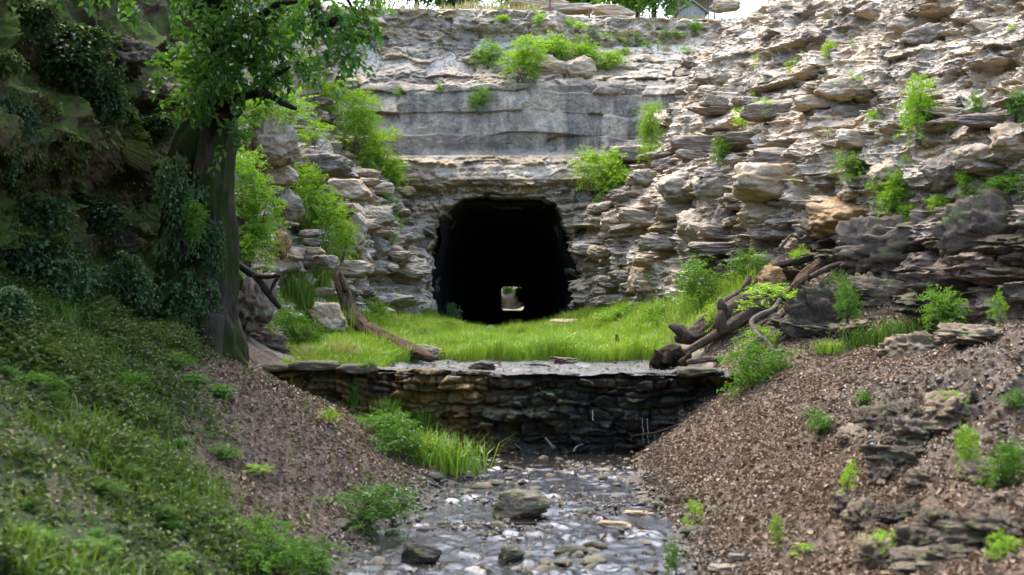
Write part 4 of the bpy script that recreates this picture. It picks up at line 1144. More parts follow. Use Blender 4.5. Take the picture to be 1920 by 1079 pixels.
# small tufts in rock cracks
for q_ in range(46):
    if q_ < 26: px, py = random.uniform(1130, 1900), random.uniform(40, 560)
    elif q_ < 38: px, py = random.uniform(560, 790), random.uniform(250, 600)
    else: px, py = random.uniform(640, 1200), random.uniform(60, 280)
    s = random.uniform(12, 26)
    plant('sparse', q_, px, py, s, s * 0.9, 'tiny green sprig rooted in a crack of the limestone', None, 'crack_plant', 'plant', 'sprigs in the rock cracks')

for q_ in range(34):
    if q_ < 26: px, py = random.uniform(0, 430), random.uniform(640, 1060)
    else: px, py = random.uniform(1500, 1910), random.uniform(740, 1060)
    s = random.uniform(36, 80)
    plant(('weed', 'mid', 'weed')[q_ % 3] if q_ < 26 else ('weed', 'sparse')[q_ % 2], q_, px, py, s, s * (0.42 if q_ < 26 else 0.6), 'low green weed among the ground cover' if q_ < 26 else 'low green weed among rocks and dead leaves', None, 'low_weed', 'weed', 'low weeds on the left bank' if q_ < 26 else 'low weeds on the right bank')

for q_ in range(30):
    px, py = random.uniform(540, 1260), random.uniform(612, 655)
    s = random.uniform(24, 60)
    if abs(px - 950) < 60 and py < 628: continue
    if q_ % 3: plant('weed' if q_ % 2 else 'mid', q_, px, py, s, s * 0.5, 'leafy weed standing in the meadow grass', None, 'meadow_weed', 'weed', 'weeds in the meadow')
    else: plant('dry', q_, px, py, s, s * 0.55, 'straw coloured grass clump in the meadow', None, 'dry_grass_clump', 'grass tuft', 'dry clumps in the meadow')
for q_ in range(26):
    px, py = random.uniform(1060, 1290), random.uniform(60, 105)
    plant('dry' if q_ % 2 else 'sparse', q_, px, py, random.uniform(12, 30), random.uniform(8, 15), 'scrubby tuft on the pale scree above the wall', None, 'scree_tuft', 'grass tuft', 'tufts on the scree')

# creeping moss and leaves on the shaded face
rs = np.random.default_rng(511)
NB_ = normals(QB)
ii = rs.integers(120, QB.shape[0] - 130, 190000); jj = rs.integers(20, QB.shape[1] - 5, 190000)
pb_ = QB[ii, jj]; nb_ = NB_[ii, jj]
ok = (rs.random(len(pb_)) < sstep(-0.4, 0.2, fbm(pb_ * 0.9, 4, 75)))
pb_, nb_ = pb_[ok], nb_[ok]
dn = unit(np.array([0, 0, -0.8]) + rs.normal(size=pb_.shape) * 0.5 + nb_ * 0.4)
V, F, rn = leaf_tris(pb_ + nb_ * rs.uniform(0.0, 0.16, (len(pb_), 1)), dn, unit(nb_ + rs.normal(size=pb_.shape) * 0.4), rs.uniform(0.04, 0.10, len(pb_)), rs.uniform(0.025, 0.06, len(pb_)), np.clip(0.5 * rs.random(len(pb_)) + 0.5 * (0.5 + fbm(pb_ * 0.8, 3, 76)), 0, 1))
tag(link('creeping_ivy', mk_mesh('creeping_ivy', V, F, M['moss_leaf'], {'rnd': rn}, False)), 'dark moss and small creeping leaves covering the shaded rock face', 'ivy', kind='stuff')

# ------------------------------------------------------------------ grass, ground cover, leaf litter
def surf_normal(X, Y):
    e = 0.08
    return unit(np.stack([-(gz0(X + e, Y) - gz0(X - e, Y)) / (2 * e), -(gz0(X, Y + e) - gz0(X, Y - e)) / (2 * e), np.ones_like(X)], -1))
rs = np.random.default_rng(501)
n = 230000
X = rs.uniform(-7.5, 5.6, n); Y = 21.9 + 19.6 * rs.random(n)**1.15
z = gz(X, Y)
p3 = np.stack([X, Y, 0 * X], -1)
den = sstep(-0.5, 0.1, fbm(p3 * 0.9, 3, 66) + 0.33) * (z > 1.43) * ((Y > 24) | ((X > -4.3) & (X < -1.8)))
slope_r = (X > np.interp(Y, [24, 28, 33, 41], [3.2, 3.4, 3.6, 2.4])); den = np.where(slope_r, den * 0.35 * (Y > 26.5), den)
slope_l = (X < np.interp(Y, [24, 28, 33, 41], [-4.4, -4.0, -3.6, -2.8])); den = np.where(slope_l, den * 0.75, den)
path = np.exp(-((X + 0.1) / 0.35)**2) * (Y > 37); den = den * (1 - path)
ok = rs.random(n) < den
X, Y, z = X[ok], Y[ok], z[ok]
H = (0.20 + 0.26 * rs.random(len(X))) * np.clip(1.0 + 0.95 * fbm(np.stack([X, Y, 0 * X], -1) * 1.1, 3, 67), 0.35, 1.7) * np.interp(Y, [22, 24, 25.2, 30, 41], [0.5, 0.75, 1.1, 1.0, 0.8])
V, F, _ = blades(np.stack([X, Y, z - 0.01], -1), H, 0.014 * rs.uniform(0.6, 1.4, len(X)), rs, 0.8)
pt = 0.5 + 0.7 * fbm(np.stack([X, Y, 0 * X], -1) * 0.9, 3, 68)
rn = np.clip(0.55 * rs.random(len(X)) + 0.45 * pt, 0, 1)
tag(link('grass', mk_mesh('grass', V, F, M['grass'], {'rnd': np.repeat(rn, 5)}, False)), 'lush bright green grass filling the ground before the tunnel', 'grass', kind='stuff')

# dry grass on the hilltop
n = 16000
X = rs.uniform(-9, 13, n); Y = 45.8 + 22 * rs.random(n)**1.6
ii = np.clip(np.searchsorted(px_, X), 1, len(px_) - 1); jj = np.clip(np.searchsorted(py_, Y), 1, len(py_) - 1)
z = PZ[ii, jj]
ok = (fbm(np.stack([X, Y, 0 * X], -1) * 0.6, 3, 69) > -0.15) & (Y > np.where(X > 2, 47.2, 45.9))
X, Y, z = X[ok], Y[ok], z[ok]
V, F, _ = blades(np.stack([X, Y, z - 0.03], -1), 0.25 + 0.4 * rs.random(len(X)), 0.04 * rs.uniform(0.6, 1.3, len(X)), rs, 0.6)
rn = np.clip(rs.random(len(X)) * 0.6 + 0.4 * (0.5 + fbm(np.stack([X, Y, 0 * X], -1) * 0.4, 2, 70)), 0, 1)
tag(link('hilltop_grass', mk_mesh('hilltop_grass', V, F, M['grass_dry'], {'rnd': np.repeat(rn, 5)}, False)), 'pale dry grass on the hilltop above the wall', 'grass', kind='stuff')

# ground cover on the left bank
n = 150000
X = rs.uniform(-9.0, -0.5, n); Y = 8.5 + 14.0 * rs.random(n)**1.1
cm = cover_mask(X, Y)
p3 = np.stack([X, Y, 0 * X], -1)
cl_ = sstep(-0.35, 0.25, fbm(p3 * 1.3, 4, 71))
ok = rs.random(n) < cm * (0.14 + 0.80 * cl_)
X, Y = X[ok], Y[ok]
z = gz(X, Y); N_ = surf_normal(X, Y)
hh = rs.random(len(X))**1.5 * (0.04 + 0.34 * sstep(-0.3, 0.5, fbm(np.stack([X, Y, 0 * X], -1) * 1.3, 4, 71)))
a = rs.uniform(0, 6.283, len(X)); dr = unit(np.stack([np.cos(a), np.sin(a), rs.uniform(-0.2, 0.6, len(X))], -1))
V, F, rn = leaf_tris(np.stack([X, Y, z + hh], -1), dr, unit(N_ + rs.normal(size=(len(X), 3)) * 0.35), rs.uniform(0.045, 0.12, len(X)), rs.uniform(0.03, 0.07, len(X)),
                     np.clip(0.6 * rs.random(len(X)) + 0.4 * (0.5 + fbm(np.stack([X, Y, 0 * X], -1) * 0.7, 3, 72)), 0, 1))
tag(link('ground_cover', mk_mesh('ground_cover', V, F, M['cover'], {'rnd': rn}, False)), 'low leafy green ground cover carpeting the left bank', 'ground cover', kind='stuff')

# loose grass and thin weeds through the ground cover
n = 60000
X = rs.uniform(-8.5, -0.8, n); Y = 8.5 + 13.0 * rs.random(n)**1.1
ok = rs.random(n) < cover_mask(X, Y) * sstep(-0.1, 0.35, fbm(np.stack([X, Y, 0 * X], -1) * 0.9, 3, 85)) + 0.012
X, Y = X[ok], Y[ok]
V, F, _ = blades(np.stack([X, Y, gz(X, Y) - 0.01], -1), rs.uniform(0.10, 0.34, len(X)), 0.012 * rs.uniform(0.6, 1.5, len(X)), rs, 0.9)
tag(link('bank_grass', mk_mesh('bank_grass', V, F, M['grass_dark'], {'rnd': np.repeat(rs.random(len(X)), 5)}, False)), 'thin grass growing through the ground cover of the left bank', 'grass', kind='stuff')

# leaf litter on both banks
n = 210000
X = rs.uniform(-8, 9, n); Y = 8.5 + 18.5 * rs.random(n)**1.05
z0 = gz0(X, Y)
p3 = np.stack([X, Y, 0 * X], -1)
den = sstep(-0.02, 0.12, z0) * (1 - 0.88 * cover_mask(X, Y)) * np.where(X > 0, 1.0, 0.62) * (0.55 + 0.45 * sstep(-0.3, 0.3, fbm(p3 * 1.1, 3, 73)))
den *= np.where(Y > 21.4, (X > 4.0) * (Y < 26.5) * 0.8, 1.0)
den *= np.where((X > 4.4) & (Y < 16.8), 0.5, 1)
den = np.maximum(den, 0.025 * (Y < 21))
ok = (rs.random(n) < den)
X, Y = X[ok], Y[ok]; z = gz(X, Y); N_ = surf_normal(X, Y)
z = np.where(bedmask(X, Y) > 0.5, np.maximum(z, 0.03), z)
Xf = rs.uniform(-4.2, 3.6, 260); Yf = rs.uniform(21.5, 24.4, 260)
X = np.concatenate([X, Xf]); Y = np.concatenate([Y, Yf]); z = np.concatenate([z, np.full(260, 1.43)]); N_ = np.concatenate([N_, np.tile([0, 0, 1.0], (260, 1))])
a = rs.uniform(0, 6.283, len(X)); t1 = unit(np.stack([np.cos(a), np.sin(a), 0 * a], -1)); t1 = unit(t1 - N_ * (t1 * N_).sum(1, keepdims=True) + N_ * rs.uniform(-0.1, 0.45, (len(X), 1)))
V, F, rn = leaf_tris(np.stack([X, Y, z + rs.uniform(0.005, 0.035, len(X))], -1), t1, unit(N_ + rs.normal(size=(len(X), 3)) * 0.4), *(lambda l: (l, l * rs.uniform(0.35, 0.7, len(l))))(np.clip(rs.lognormal(-2.85, 0.42, len(X)), 0.022, 0.14)),
                     np.clip(rs.random(len(X))**1.25 * (0.75 + 0.5 * fbm(np.stack([X, Y, 0 * X], -1) * 1.4, 3, 81)), 0, 1), 0.3, 0.35)
tag(link('leaf_litter', mk_mesh('leaf_litter', V, F, M['litter'], {'rnd': rn}, False)), 'dead brown leaves strewn over the banks', 'leaf litter', kind='stuff')

# gravel of the stream edges and the bare right bank
n = 70000
X = rs.uniform(-3.2, 8.5, n); Y = 8.5 + 13 * rs.random(n)**1.1
z0 = gz0(X, Y)
p3 = np.stack([X, Y, 0 * X], -1)
den = (1 - sstep(0.12, 0.4, z0)) * 0.9 * sstep(-0.35, 0.2, fbm(p3 * 1.2, 3, 80)) + 0.3 * (X > 4.2) * (Y < 18.5)
ok = rs.random(n) < den
X, Y = X[ok], Y[ok]; z = gz(X, Y); ok = z > -0.06; X, Y, z = X[ok], Y[ok], z[ok]
n = len(X); sc_ = np.clip(rs.lognormal(-4.0, 0.5, n), 0.008, 0.06)
oc = np.array([(1, 0, 0), (-1, 0, 0), (0, 1, 0), (0, -1, 0), (0, 0, 1), (0, 0, -1)], float)
a = rs.uniform(0, 6.283, n); ca, sa = np.cos(a), np.sin(a)
v = oc[None] * rs.uniform(0.6, 1.3, (n, 6, 1)) * sc_[:, None, None] * np.array([1.4, 1.0, 0.7]) + rs.normal(size=(n, 6, 3)) * 0.12 * sc_[:, None, None]
vx = v[..., 0] * ca[:, None] - v[..., 1] * sa[:, None]; vy = v[..., 0] * sa[:, None] + v[..., 1] * ca[:, None]
V = np.stack([vx + X[:, None], vy + Y[:, None], v[..., 2] + z[:, None] + 0.2 * sc_[:, None]], -1).reshape(-1, 3)
of = np.array([(0, 2, 4), (2, 1, 4), (1, 3, 4), (3, 0, 4), (2, 0, 5), (1, 2, 5), (3, 1, 5), (0, 3, 5)])
F = (np.arange(n)[:, None, None] * 6 + of[None]).reshape(-1, 3)
tag(link('gravel', mk_mesh('gravel', V, F, M['pebble'], {'rnd': np.repeat(rs.random(n)**1.3, 6)})), 'wet gravel along the stream bed', 'gravel', kind='stuff')

# ------------------------------------------------------------------ the tree on the left
def limb(pts, radii, sides=12, rough=0.12, seed=1): return tube([W(*p) for p in pts], radii, sides, rough, seed)
tree = link('tree', None); tree.location = (0, 0, 0)
tag(tree, 'big leaning tree with grey trunk and leafy crown at the left', 'tree')
tv = [limb([(392,720,20.2),(396,640,20.2),(400,560,20.2),(404,470,20.2),(398,380,20.2),(402,300,20.2),(408,230,20.2),(402,140,20.0),(392,40,19.8),(380,-100,19.4),(372,-260,18.8)],
           [0.72,0.54,0.38,0.33,0.29,0.28,0.27,0.25,0.23,0.20,0.13], 56, 0.42, 3),
      limb([(402,600,20.0),(425,650,19.9),(455,690,19.9),(480,712,20.0)], [0.22,0.17,0.11,0.05], 12, 0.1, 5),
      limb([(370,600,19.9),(335,650,19.6),(310,690,19.3)], [0.26,0.18,0.06], 12, 0.1, 6),
      limb([(395,600,19.8),(400,670,19.5),(410,720,19.3)], [0.24,0.16,0.06], 12, 0.1, 7)]
V, F = join(tv); link('trunk', mk_mesh('trunk', V, F, M['bark']), tree)
V, F = join([limb([(330,700,20.3),(335,600,20.4),(345,480,20.6),(352,360,20.6),(368,260,20.4),(398,180,20.2)], [0.55,0.46,0.38,0.40,0.34,0.2], 22, 0.3, 9)])
link('mossy_stem', mk_mesh('mossy_stem', V, F, M['bark_moss']), tree)
BR = [([(405,230,20.0),(430,195,19.6),(470,178,19.2),(505,180,18.9),(530,194,18.7),(555,205,18.6)], [0.15,0.10,0.075,0.06,0.05,0.03]),
      ([(490,186,19.0),(502,160,18.9),(518,142,18.8),(545,126,18.7)], [0.055,0.05,0.04,0.02]),
      ([(402,215,19.9),(430,222,19.6),(452,208,19.5)], [0.10,0.075,0.05]),
      ([(398,110,19.9),(440,60,19.5),(490,30,19.2),(520,10,18.9),(556,4,18.6)], [0.14,0.10,0.075,0.055,0.03]),
      ([(470,40,19.3),(500,48,19.0),(520,30,18.8)], [0.07,0.06,0.04]),
      ([(392,40,19.8),(470,-40,19.3),(560,-30,18.8),(605,38,18.2),(640,36,18.1)], [0.17,0.14,0.11,0.085,0.075]),
      ([(385,-60,19.5),(480,-140,18.9),(600,-180,18.2),(720,-170,17.5)], [0.15,0.12,0.09,0.04]),
      ([(385,-60,19.5),(280,-150,18.5),(150,-200,17.2),(20,-210,16)], [0.16,0.12,0.09,0.04]),
      ([(372,-200,19),(360,-330,17.5),(330,-430,16)], [0.14,0.09,0.04]),
      ([(560,-20,18.8),(640,-10,18.2),(670,40,18.0)], [0.05,0.035,0.012])]
for (pp_, rr_) in BR:
    V, F = limb(pp_, rr_, 10, 0.12, random.randint(0, 99)); link('branch', mk_mesh('branch', V, quads_to_tris(F), M['branch']), tree)
# crown: leaf sprays around lumps strung along the limbs
LUMPS = [(470,75,19.2,.42,60),(430,120,19.2,.42,60),(395,80,19,.4,50),(520,105,19,.38,50),(505,148,19,.26,20),(440,150,19,.34,34),(380,165,19.2,.36,40),(345,130,19.2,.36,34),
         (480,20,19,.4,50),(420,20,19,.42,50),(535,60,18.8,.34,36),(540,122,18.8,.22,16),(446,232,19,.13,7),(432,262,19,.13,9),
         (620,15,18.2,.34,40),(655,50,18,.26,26),(640,95,18,.2,18),(668,20,18,.25,22),(590,5,18.3,.34,30),(655,110,17.9,.12,8),(575,45,18.3,.15,10),
         (300,-60,18.4,.9,80),(200,-110,17.5,1.0,90),(80,-130,16.5,1.0,90),(-60,-150,15.5,1.0,80),(450,-130,18.6,.9,90),(600,-170,18,.9,80),(380,-260,18,1.2,110),(250,-330,16.5,1.3,110),
         (100,-330,15,1.3,110),(330,-480,15.5,1.4,120),(520,-350,16.5,1.2,110),(700,-220,17.2,.7,50),(0,-430,13.5,1.4,110),(200,-600,13.5,1.4,120)]
rs = np.random.default_rng(601)
oo, ddv, ll = [], [], []
for (px, py, Y, r, n) in LUMPS:
    n = int(n * (0.55 if py > -60 else 0.6)); r = r * (1.15 if py > -60 else 1)
    c = W(px, py, Y); dv = unit(rs.normal(size=(n, 3)))
    oo.append(c + dv * (r * rs.random(n)**0.5)[:, None] * np.array([1.1, 1.2, 0.8])); ddv.append(unit(dv + np.array([0.25, -0.1, -0.25]) + rs.normal(size=(n, 3)) * 0.35)); ll.append(rs.uniform(0.2, 0.42, n))
V, F, rn = leaf_tris(*sprays(np.vstack(oo), np.vstack(ddv), np.concatenate(ll), 8, 0.15, 0.085, rs, 0.9, 0.35), droop=0.3)
link('crown', mk_mesh('crown', V, F, M['leaf_tree'], {'rnd': rn}, False), tree)

# other trees: unseen ones added to shade the banks, and the skyline behind the wall
def tree_parts(name, seed, leafm, nl=26, ns=900, m=8, leaf=0.05, H=1.0, cr=0.42, cz=0.66, chz=0.34):
    """unit-height tree"""
    rs = np.random.default_rng(seed)
    c = unit(rs.normal(size=(nl, 3))) * (rs.random(nl)**0.4)[:, None] * np.array([cr, cr, chz]) + np.array([0, 0, cz])
    ra = rs.uniform(0.08, 0.16, nl)
    li = rs.integers(0, nl, ns); dv = unit(rs.normal(size=(ns, 3)))
    o = c[li] + dv * (ra[li] * rs.random(ns)**0.5)[:, None]
    V, F, rn = leaf_tris(*sprays(o, unit(dv + rs.normal(size=(ns, 3)) * 0.4), np.full(ns, leaf * 2.4), m, leaf, leaf * 0.5, rs))
    crown = mk_mesh(name + '_crown', V, F, leafm, {'rnd': rn}, False)
    tb = [tube([(0, 0, -0.03), (0.01, 0.0, 0.2), (-0.01, 0.01, 0.45), (0, 0, 0.75)], [0.035, 0.027, 0.02, 0.008], 10, 0.12, seed)]
    for q in range(9):
        e = c[q % nl]; s0 = np.array([0, 0, rs.uniform(0.3, 0.6)])
        tb.append(tube([s0, s0 * 0.5 + e * 0.5 + np.array([0, 0, -0.02]), e], [0.014, 0.009, 0.004], 6))
    V, F = join(tb)
    return [('trunk', mk_mesh(name + '_trunk', V, F, M['bark'])), ('crown', crown)]
SHADE = [tree_parts('added_shade_tree', 701, M['leaf_tree'], 26, 800, 8, 0.036), tree_parts('added_shade_tree', 702, M['leaf_tree'], 26, 800, 8, 0.036)]
SKYL = [tree_parts('hill_tree', 711 + i, M['leaf_mid'], 22, 900, 8, 0.05, cr=0.40, cz=0.6, chz=0.36) for i in range(3)]
for (x, y, h_, i, lab) in [ (-4.5, -2.5, 14, 1, 'unseen tree added behind the viewpoint to shade the left bank'), (4.6, 0.5, 13.5, 0, 'unseen tree added behind the viewpoint to shade the right bank')]:
    place('tree', SHADE[i], (x, y, float(gz0(x, y)) - 0.1), (0, 0, x * 3), (h_ * 0.95, h_ * 0.95, h_), lab, 'tree')

def hz(x, y):
    i = np.clip(np.searchsorted(px_, x), 1, len(px_) - 1); j = np.clip(np.searchsorted(py_, y), 1, len(py_) - 1)
    return float(PZ[i, j])
for (x, Y, h_, i, lab) in [(0.9, 121.0, 1.7, 0, 'bush seen through the far end of the tunnel, upper side'), (-0.5, 121.6, 1.2, 1, 'second bush seen through the far end of the tunnel')]:
    place('shrub', SKYL[i], (x, Y, float(np.interp(Y, [119.8, 122, 126, 150], [.8, 3.0, 7.0, 26])) - 0.5), (0, 0, x), (h_, h_, h_), lab, 'bush')
for (px, Y, h_, i, lab) in [(1228, 62, 4.6, 0, 'leafy tree left of the wooden shed on the hilltop'), (1195, 68, 4.5, 1, 'bushy tree behind the pale rock ledges on the hilltop'), (1150, 76, 5.5, 2, 'tree deep behind the hilltop ledges'),
                            (1100, 72, 4.5, 0, 'tree above the hilltop ledges near the fence'), (860, 66, 4.2, 1, 'hilltop tree left of the first fence post'), (780, 62, 4.4, 2, 'hilltop tree over the left part of the wall rim'),
                            (700, 64, 5, 0, 'hilltop tree behind the tree leaves at the top'), (1040, 84, 5, 2, 'far hilltop tree between two fence posts'), (960, 80, 5, 0, 'far hilltop tree right of the first fence post')]:
    x = (px - 960) * Y / FPX
    place('hill_tree', SKYL[i], (x, Y, hz(x, Y)), (0, 0, px), (h_ * 1.1, h_ * 1.1, h_), lab, 'tree')

# ------------------------------------------------------------------ hilltop: ledges, fence, shed
for (ms, i, px, py, w_, h_, lab, Y) in [
 (SL,0,1010,8,110,20,'long pale ledge slab on the hilltop beside the fence',52),(SL,1,1075,18,120,18,'pale ledge slab in the middle of the hilltop outcrop',51.5),(SL,2,1150,22,80,24,'thick white slab ending the hilltop outcrop',51),
 (BO,3,1140,40,80,16,'low pale slab under the hilltop outcrop',50),(SL,3,1050,34,120,12,'thin ledge slab at the foot of the hilltop outcrop',50),(BO,0,1360,12,60,20,'white rock on the skyline right of the shed',60),
 (SL,0,790,30,130,22,'broad pale rim stone at the top of the wall, left of centre',45.2),(SL,1,900,30,110,22,'pale rim stone below the first fence post',45.2),(SL,2,1000,46,90,18,'pale rim stone near the middle of the wall top',45.3),
 (BO,1,1030,128,60,36,'pale block half hidden under the green band on the shelf',42.9),(BO,2,1085,128,60,34,'second pale block right of the half hidden shelf block',42.9)]:
    rock(ms, i, px, py, w_, h_, lab, Y, depth=0.6)
def simple_mat(name, c, rough=0.7, metal=0.0):
    m, nt = new_mat(name); q = NB(nt); tc = q.n('ShaderNodeTexCoord').outputs['Object']
    n_ = q.noise(q.mapping(tc, (1, 1, 0.3)), 9, 6, 0.7)
    col = q.mix(q.rng(n_, 0.3, 0.7), tuple(x * 0.6 for x in c), tuple(x * 1.25 for x in c))
    q.out(q.bsdf(col, rough, n_, 0.01, 0.5)); return m
M['rust'] = simple_mat('rusty_post', (0.13, 0.055, 0.035))
M['plank'] = simple_mat('grey_weathered_planks', (0.27, 0.25, 0.23))
M['roofmetal'] = simple_mat('dark_metal_roof', (0.09, 0.07, 0.075), 0.5)
M['steel'] = simple_mat('blue_grey_steel', (0.12, 0.13, 0.17), 0.5)
fence = link('wire_fence', None); tag(fence, 'rusty post and wire fence along the hilltop rim', 'fence')
fp = [(830, 48.0, 0), (940, 47.2, 0), (1031, 47.0, 0), (1105, 49.5, 0)]
tops = []
for (px, Y, _) in fp:
    x = (px - 960) * Y / FPX; zb = hz(x, Y)
    V, F = tube([(x, Y, zb - 0.2), (x, Y, zb + 0.6), (x + 0.01, Y, zb + 1.3)], [0.04, 0.038, 0.036], 8)
    link('post', mk_mesh('post', V, quads_to_tris(F), M['rust']), fence); tops.append((x, Y, zb))
for hh_ in (0.35, 0.7, 1.05):
    V, F = tube([(x, Y, zb + hh_) for (x, Y, zb) in tops], [0.006] * 4, 4)
    link('wire', mk_mesh('wire', V, quads_to_tris(F), M['rust']), fence)
# shed with gable front, stair rail posts, and the canopy roof behind it
def box(x0, x1, y0, y1, z0, z1):
    V = np.array([(x, y, z) for x in (x0, x1) for y in (y0, y1) for z in (z0, z1)], float)
    F = np.array([(0,1,3,2),(4,6,7,5),(0,4,5,1),(2,3,7,6),(0,2,6,4),(1,5,7,3)])
    return V, F
YS = 74.0
xc = (1297 - 960) * YS / FPX; zb = CAM_H - (46 - 540) * YS / FPX; wS = 54 * YS / FPX / 2; ze = CAM_H - (22 - 540) * YS / FPX; za = CAM_H - (3 - 540) * YS / FPX
shed = link('wooden_shed', None); shed.location = (xc, YS, zb); tag(shed, 'grey plank shed with a gable roof on the hilltop skyline', 'shed')
def prism(w, zb0, ze_, za_, y0, y1):
    V = np.array([(-w, y, zb0) for y in (y0, y1)] + [(w, y, zb0) for y in (y0, y1)] + [(w, y, ze_) for y in (y0, y1)] + [(0, y, za_) for y in (y0, y1)] + [(-w, y, ze_) for y in (y0, y1)], float)
    F = [(0, 1, 3, 2), (2, 3, 5, 4), (4, 5, 7, 6), (6, 7, 9, 8), (8, 9, 1, 0)]
    F = quads_to_tris(np.array(F)); e = np.array([(0, 2, 4), (0, 4, 6), (0, 6, 8), (1, 5, 3), (1, 7, 5), (1, 9, 7)])
    return V, np.vstack([F, e])
V, F = prism(wS * 0.94, -1.2, ze - zb, za - zb - 0.04, 0, 2.4)
link('wall', mk_mesh('shed_wall', V, F, M['plank'], smooth=False), shed)
pb = []
npl = 9
for q_ in range(npl):      # boards on the gable
    a0 = -wS * 0.93 + q_ * wS * 1.86 / npl; a1 = a0 + wS * 1.86 / npl - 0.02; am = (a0 + a1) / 2
    zt = (za - zb) - (za - ze) * abs(am) / wS - 0.08
    pb.append(box(a0, a1, -0.03 - 0.012 * (q_ % 2), -0.003, -1.2, zt))
V, F = join(pb); link('board_cladding', mk_mesh('board_cladding', V, F, M['plank'], smooth=False), shed)
for sg in (-1, 1):
    V = np.array([(sg * (wS + 0.14), y, ze - zb - 0.14 + dz) for y in (-0.25, 2.6) for dz in (0, 0.07)] + [(0, y, za - zb + dz) for y in (-0.25, 2.6) for dz in (0, 0.07)], float)
    F = np.array([(0, 2, 6, 4), (1, 5, 7, 3), (0, 4, 5, 1), (2, 3, 7, 6), (0, 1, 3, 2), (4, 6, 7, 5)])
    link('roof', mk_mesh('shed_roof', V, F, M['plank'], smooth=False), shed)
V, F = box(-0.35, -0.02, -0.07, -0.045, -0.3, 0.25); link('shade_panel', mk_mesh('shade_panel', V, F, M['shade_black'], smooth=False), shed)  # solid near-black panel, painted as the shade inside an opening
for q_, (dx, hz_) in enumerate([(-0.05, 0.75), (0.16, 0.5), (0.42, 0.3), (0.62, 0.1)]):
    V, F = join([box(dx - 0.06, dx + 0.06, -0.9 + q_ * 0.1, -0.78 + q_ * 0.1, -1.2, hz_), box(dx - 0.09, dx + 0.09, -0.93 + q_ * 0.1, -0.75 + q_ * 0.1, hz_, hz_ + 0.07)])
    link('stair_post', mk_mesh('stair_post', V, F, M['plank'], smooth=False), shed)
YC = 80.0
can = link('canopy_shelter', None); can.location = ((1300 - 960) * YC / FPX, YC, CAM_H - (44 - 540) * YC / FPX); tag(can, 'dark flat canopy roof on thin poles behind the wooden shed', 'shelter')
wC = 78 * YC / FPX / 2; zC = 39.5 * YC / FPX
V, F = join([box(-wC, wC, -1.5, 4, zC, zC + 0.35), box(-wC - 0.05, wC + 0.05, -1.56, -1.45, zC - 0.06, zC + 0.42)])
link('roof', mk_mesh('canopy_roof', V, F, M['roofmetal'], smooth=False), can)
for dx in (-0.78, -0.42, 0.0, 0.62, 0.9):
    V, F = tube([(dx * wC, -1.0, -1.0), (dx * wC, -1.0, zC * 0.5), (dx * wC, -1.0, zC)], [0.06, 0.06, 0.06], 8)
    link('pole', mk_mesh('pole', V, quads_to_tris(F), M['steel']), can)
bx_ = link('utility_box', None); tag(bx_, 'small grey box standing in dry grass below the shed', 'box')
c = W(1252, 50, 58); bx_.location = (c[0], c[1], c[2] - 0.1)
V, F = box(-0.3, 0.3, 0, 0.4, -0.3, 0.18); link('body', mk_mesh('body', V, F, M['plank'], smooth=False), bx_)
V, F = box(-0.33, 0.33, -0.03, 0.43, 0.182, 0.22); link('lid', mk_mesh('lid', V, F, M['plank'], smooth=False), bx_)

# ------------------------------------------------------------------ logs, vines, sticks
def wood(name, pts, radii, mat, label, cat, sides=34, rough=0.42, extra=()):
    if name != 'vine': radii = [r * 0.8 for r in radii]
    P = [W(*p) if len(p) == 3 else hit(*p)[0] for p in pts]
    parts = [tube(P, radii, sides, rough, random.randint(0, 999))]
    o = place(name, mk_mesh(name, *(lambda a: (a[0], quads_to_tris(a[1])))(parts[0]), mat), (0, 0, 0), label=label, cat=cat)
    for (pn, p2, r2) in extra:
        V, F = tube([W(*p) for p in p2], r2, 10, rough, random.randint(0, 999)); link(pn, mk_mesh(pn, V, quads_to_tris(F), mat), o)
    return o
wood('fallen_log', [(1268,632,24.6),(1300,630,24.4),(1345,605,24.5),(1385,575,24.8),(1430,560,25.0),(1480,545,25.3)], [0.12,0.20,0.23,0.24,0.22,0.17], M['log'], 'thick main log of the jam with a snapped end pointing left', 'log',
     extra=[('root_stub', [(1290,632,24.3),(1270,618,24.2),(1255,610,24.2)], [0.15,0.1,0.05]), ('branch_stub', [(1360,590,24.4),(1352,570,24.3),(1350,560,24.3)], [0.12,0.08,0.03])])
wood('fallen_log', [(1285,662,23.8),(1330,635,23.9),(1375,608,24.1),(1420,580,24.4),(1470,556,24.8)], [0.08,0.11,0.15,0.15,0.12], M['log'], 'long lower log lying in front of the main log', 'log',
     extra=[('branch_stub', [(1355,620,23.9),(1350,600,23.8),(1352,585,23.8)], [0.12,0.1,0.07])])
wood('fallen_log', [(1290,622,25.4),(1330,592,25.4),(1365,565,25.5),(1395,545,25.6)], [0.05,0.10,0.11,0.07], M['log'], 'slender upper log ending in an upright fork', 'log',
     extra=[('fork', [(1392,548,25.6),(1402,530,25.5),(1406,518,25.5)], [0.07,0.06,0.04]), ('twig', [(1395,546,25.5),(1420,528,25.4),(1432,518,25.4)], [0.04,0.025,0.012])])
wood('fallen_log', [(1420,530,26.0),(1445,505,26.0),(1480,480,26.2)], [0.10,0.14,0.10], M['log'], 'short brown log at the top of the jam', 'log')
wood('fallen_log', [(1485,548,24.4),(1510,520,24.4),(1545,490,24.5),(1560,478,24.6)], [0.12,0.15,0.13,0.08], M['log_red'], 'reddish root log right of the jam', 'log')
wood('fallen_log', [(1440,520,25.2),(1455,500,25.2),(1500,490,25.0),(1525,482,25.0)], [0.05,0.09,0.09,0.06], M['branch'], 'dark thin log crossing behind the lichen stone', 'log')
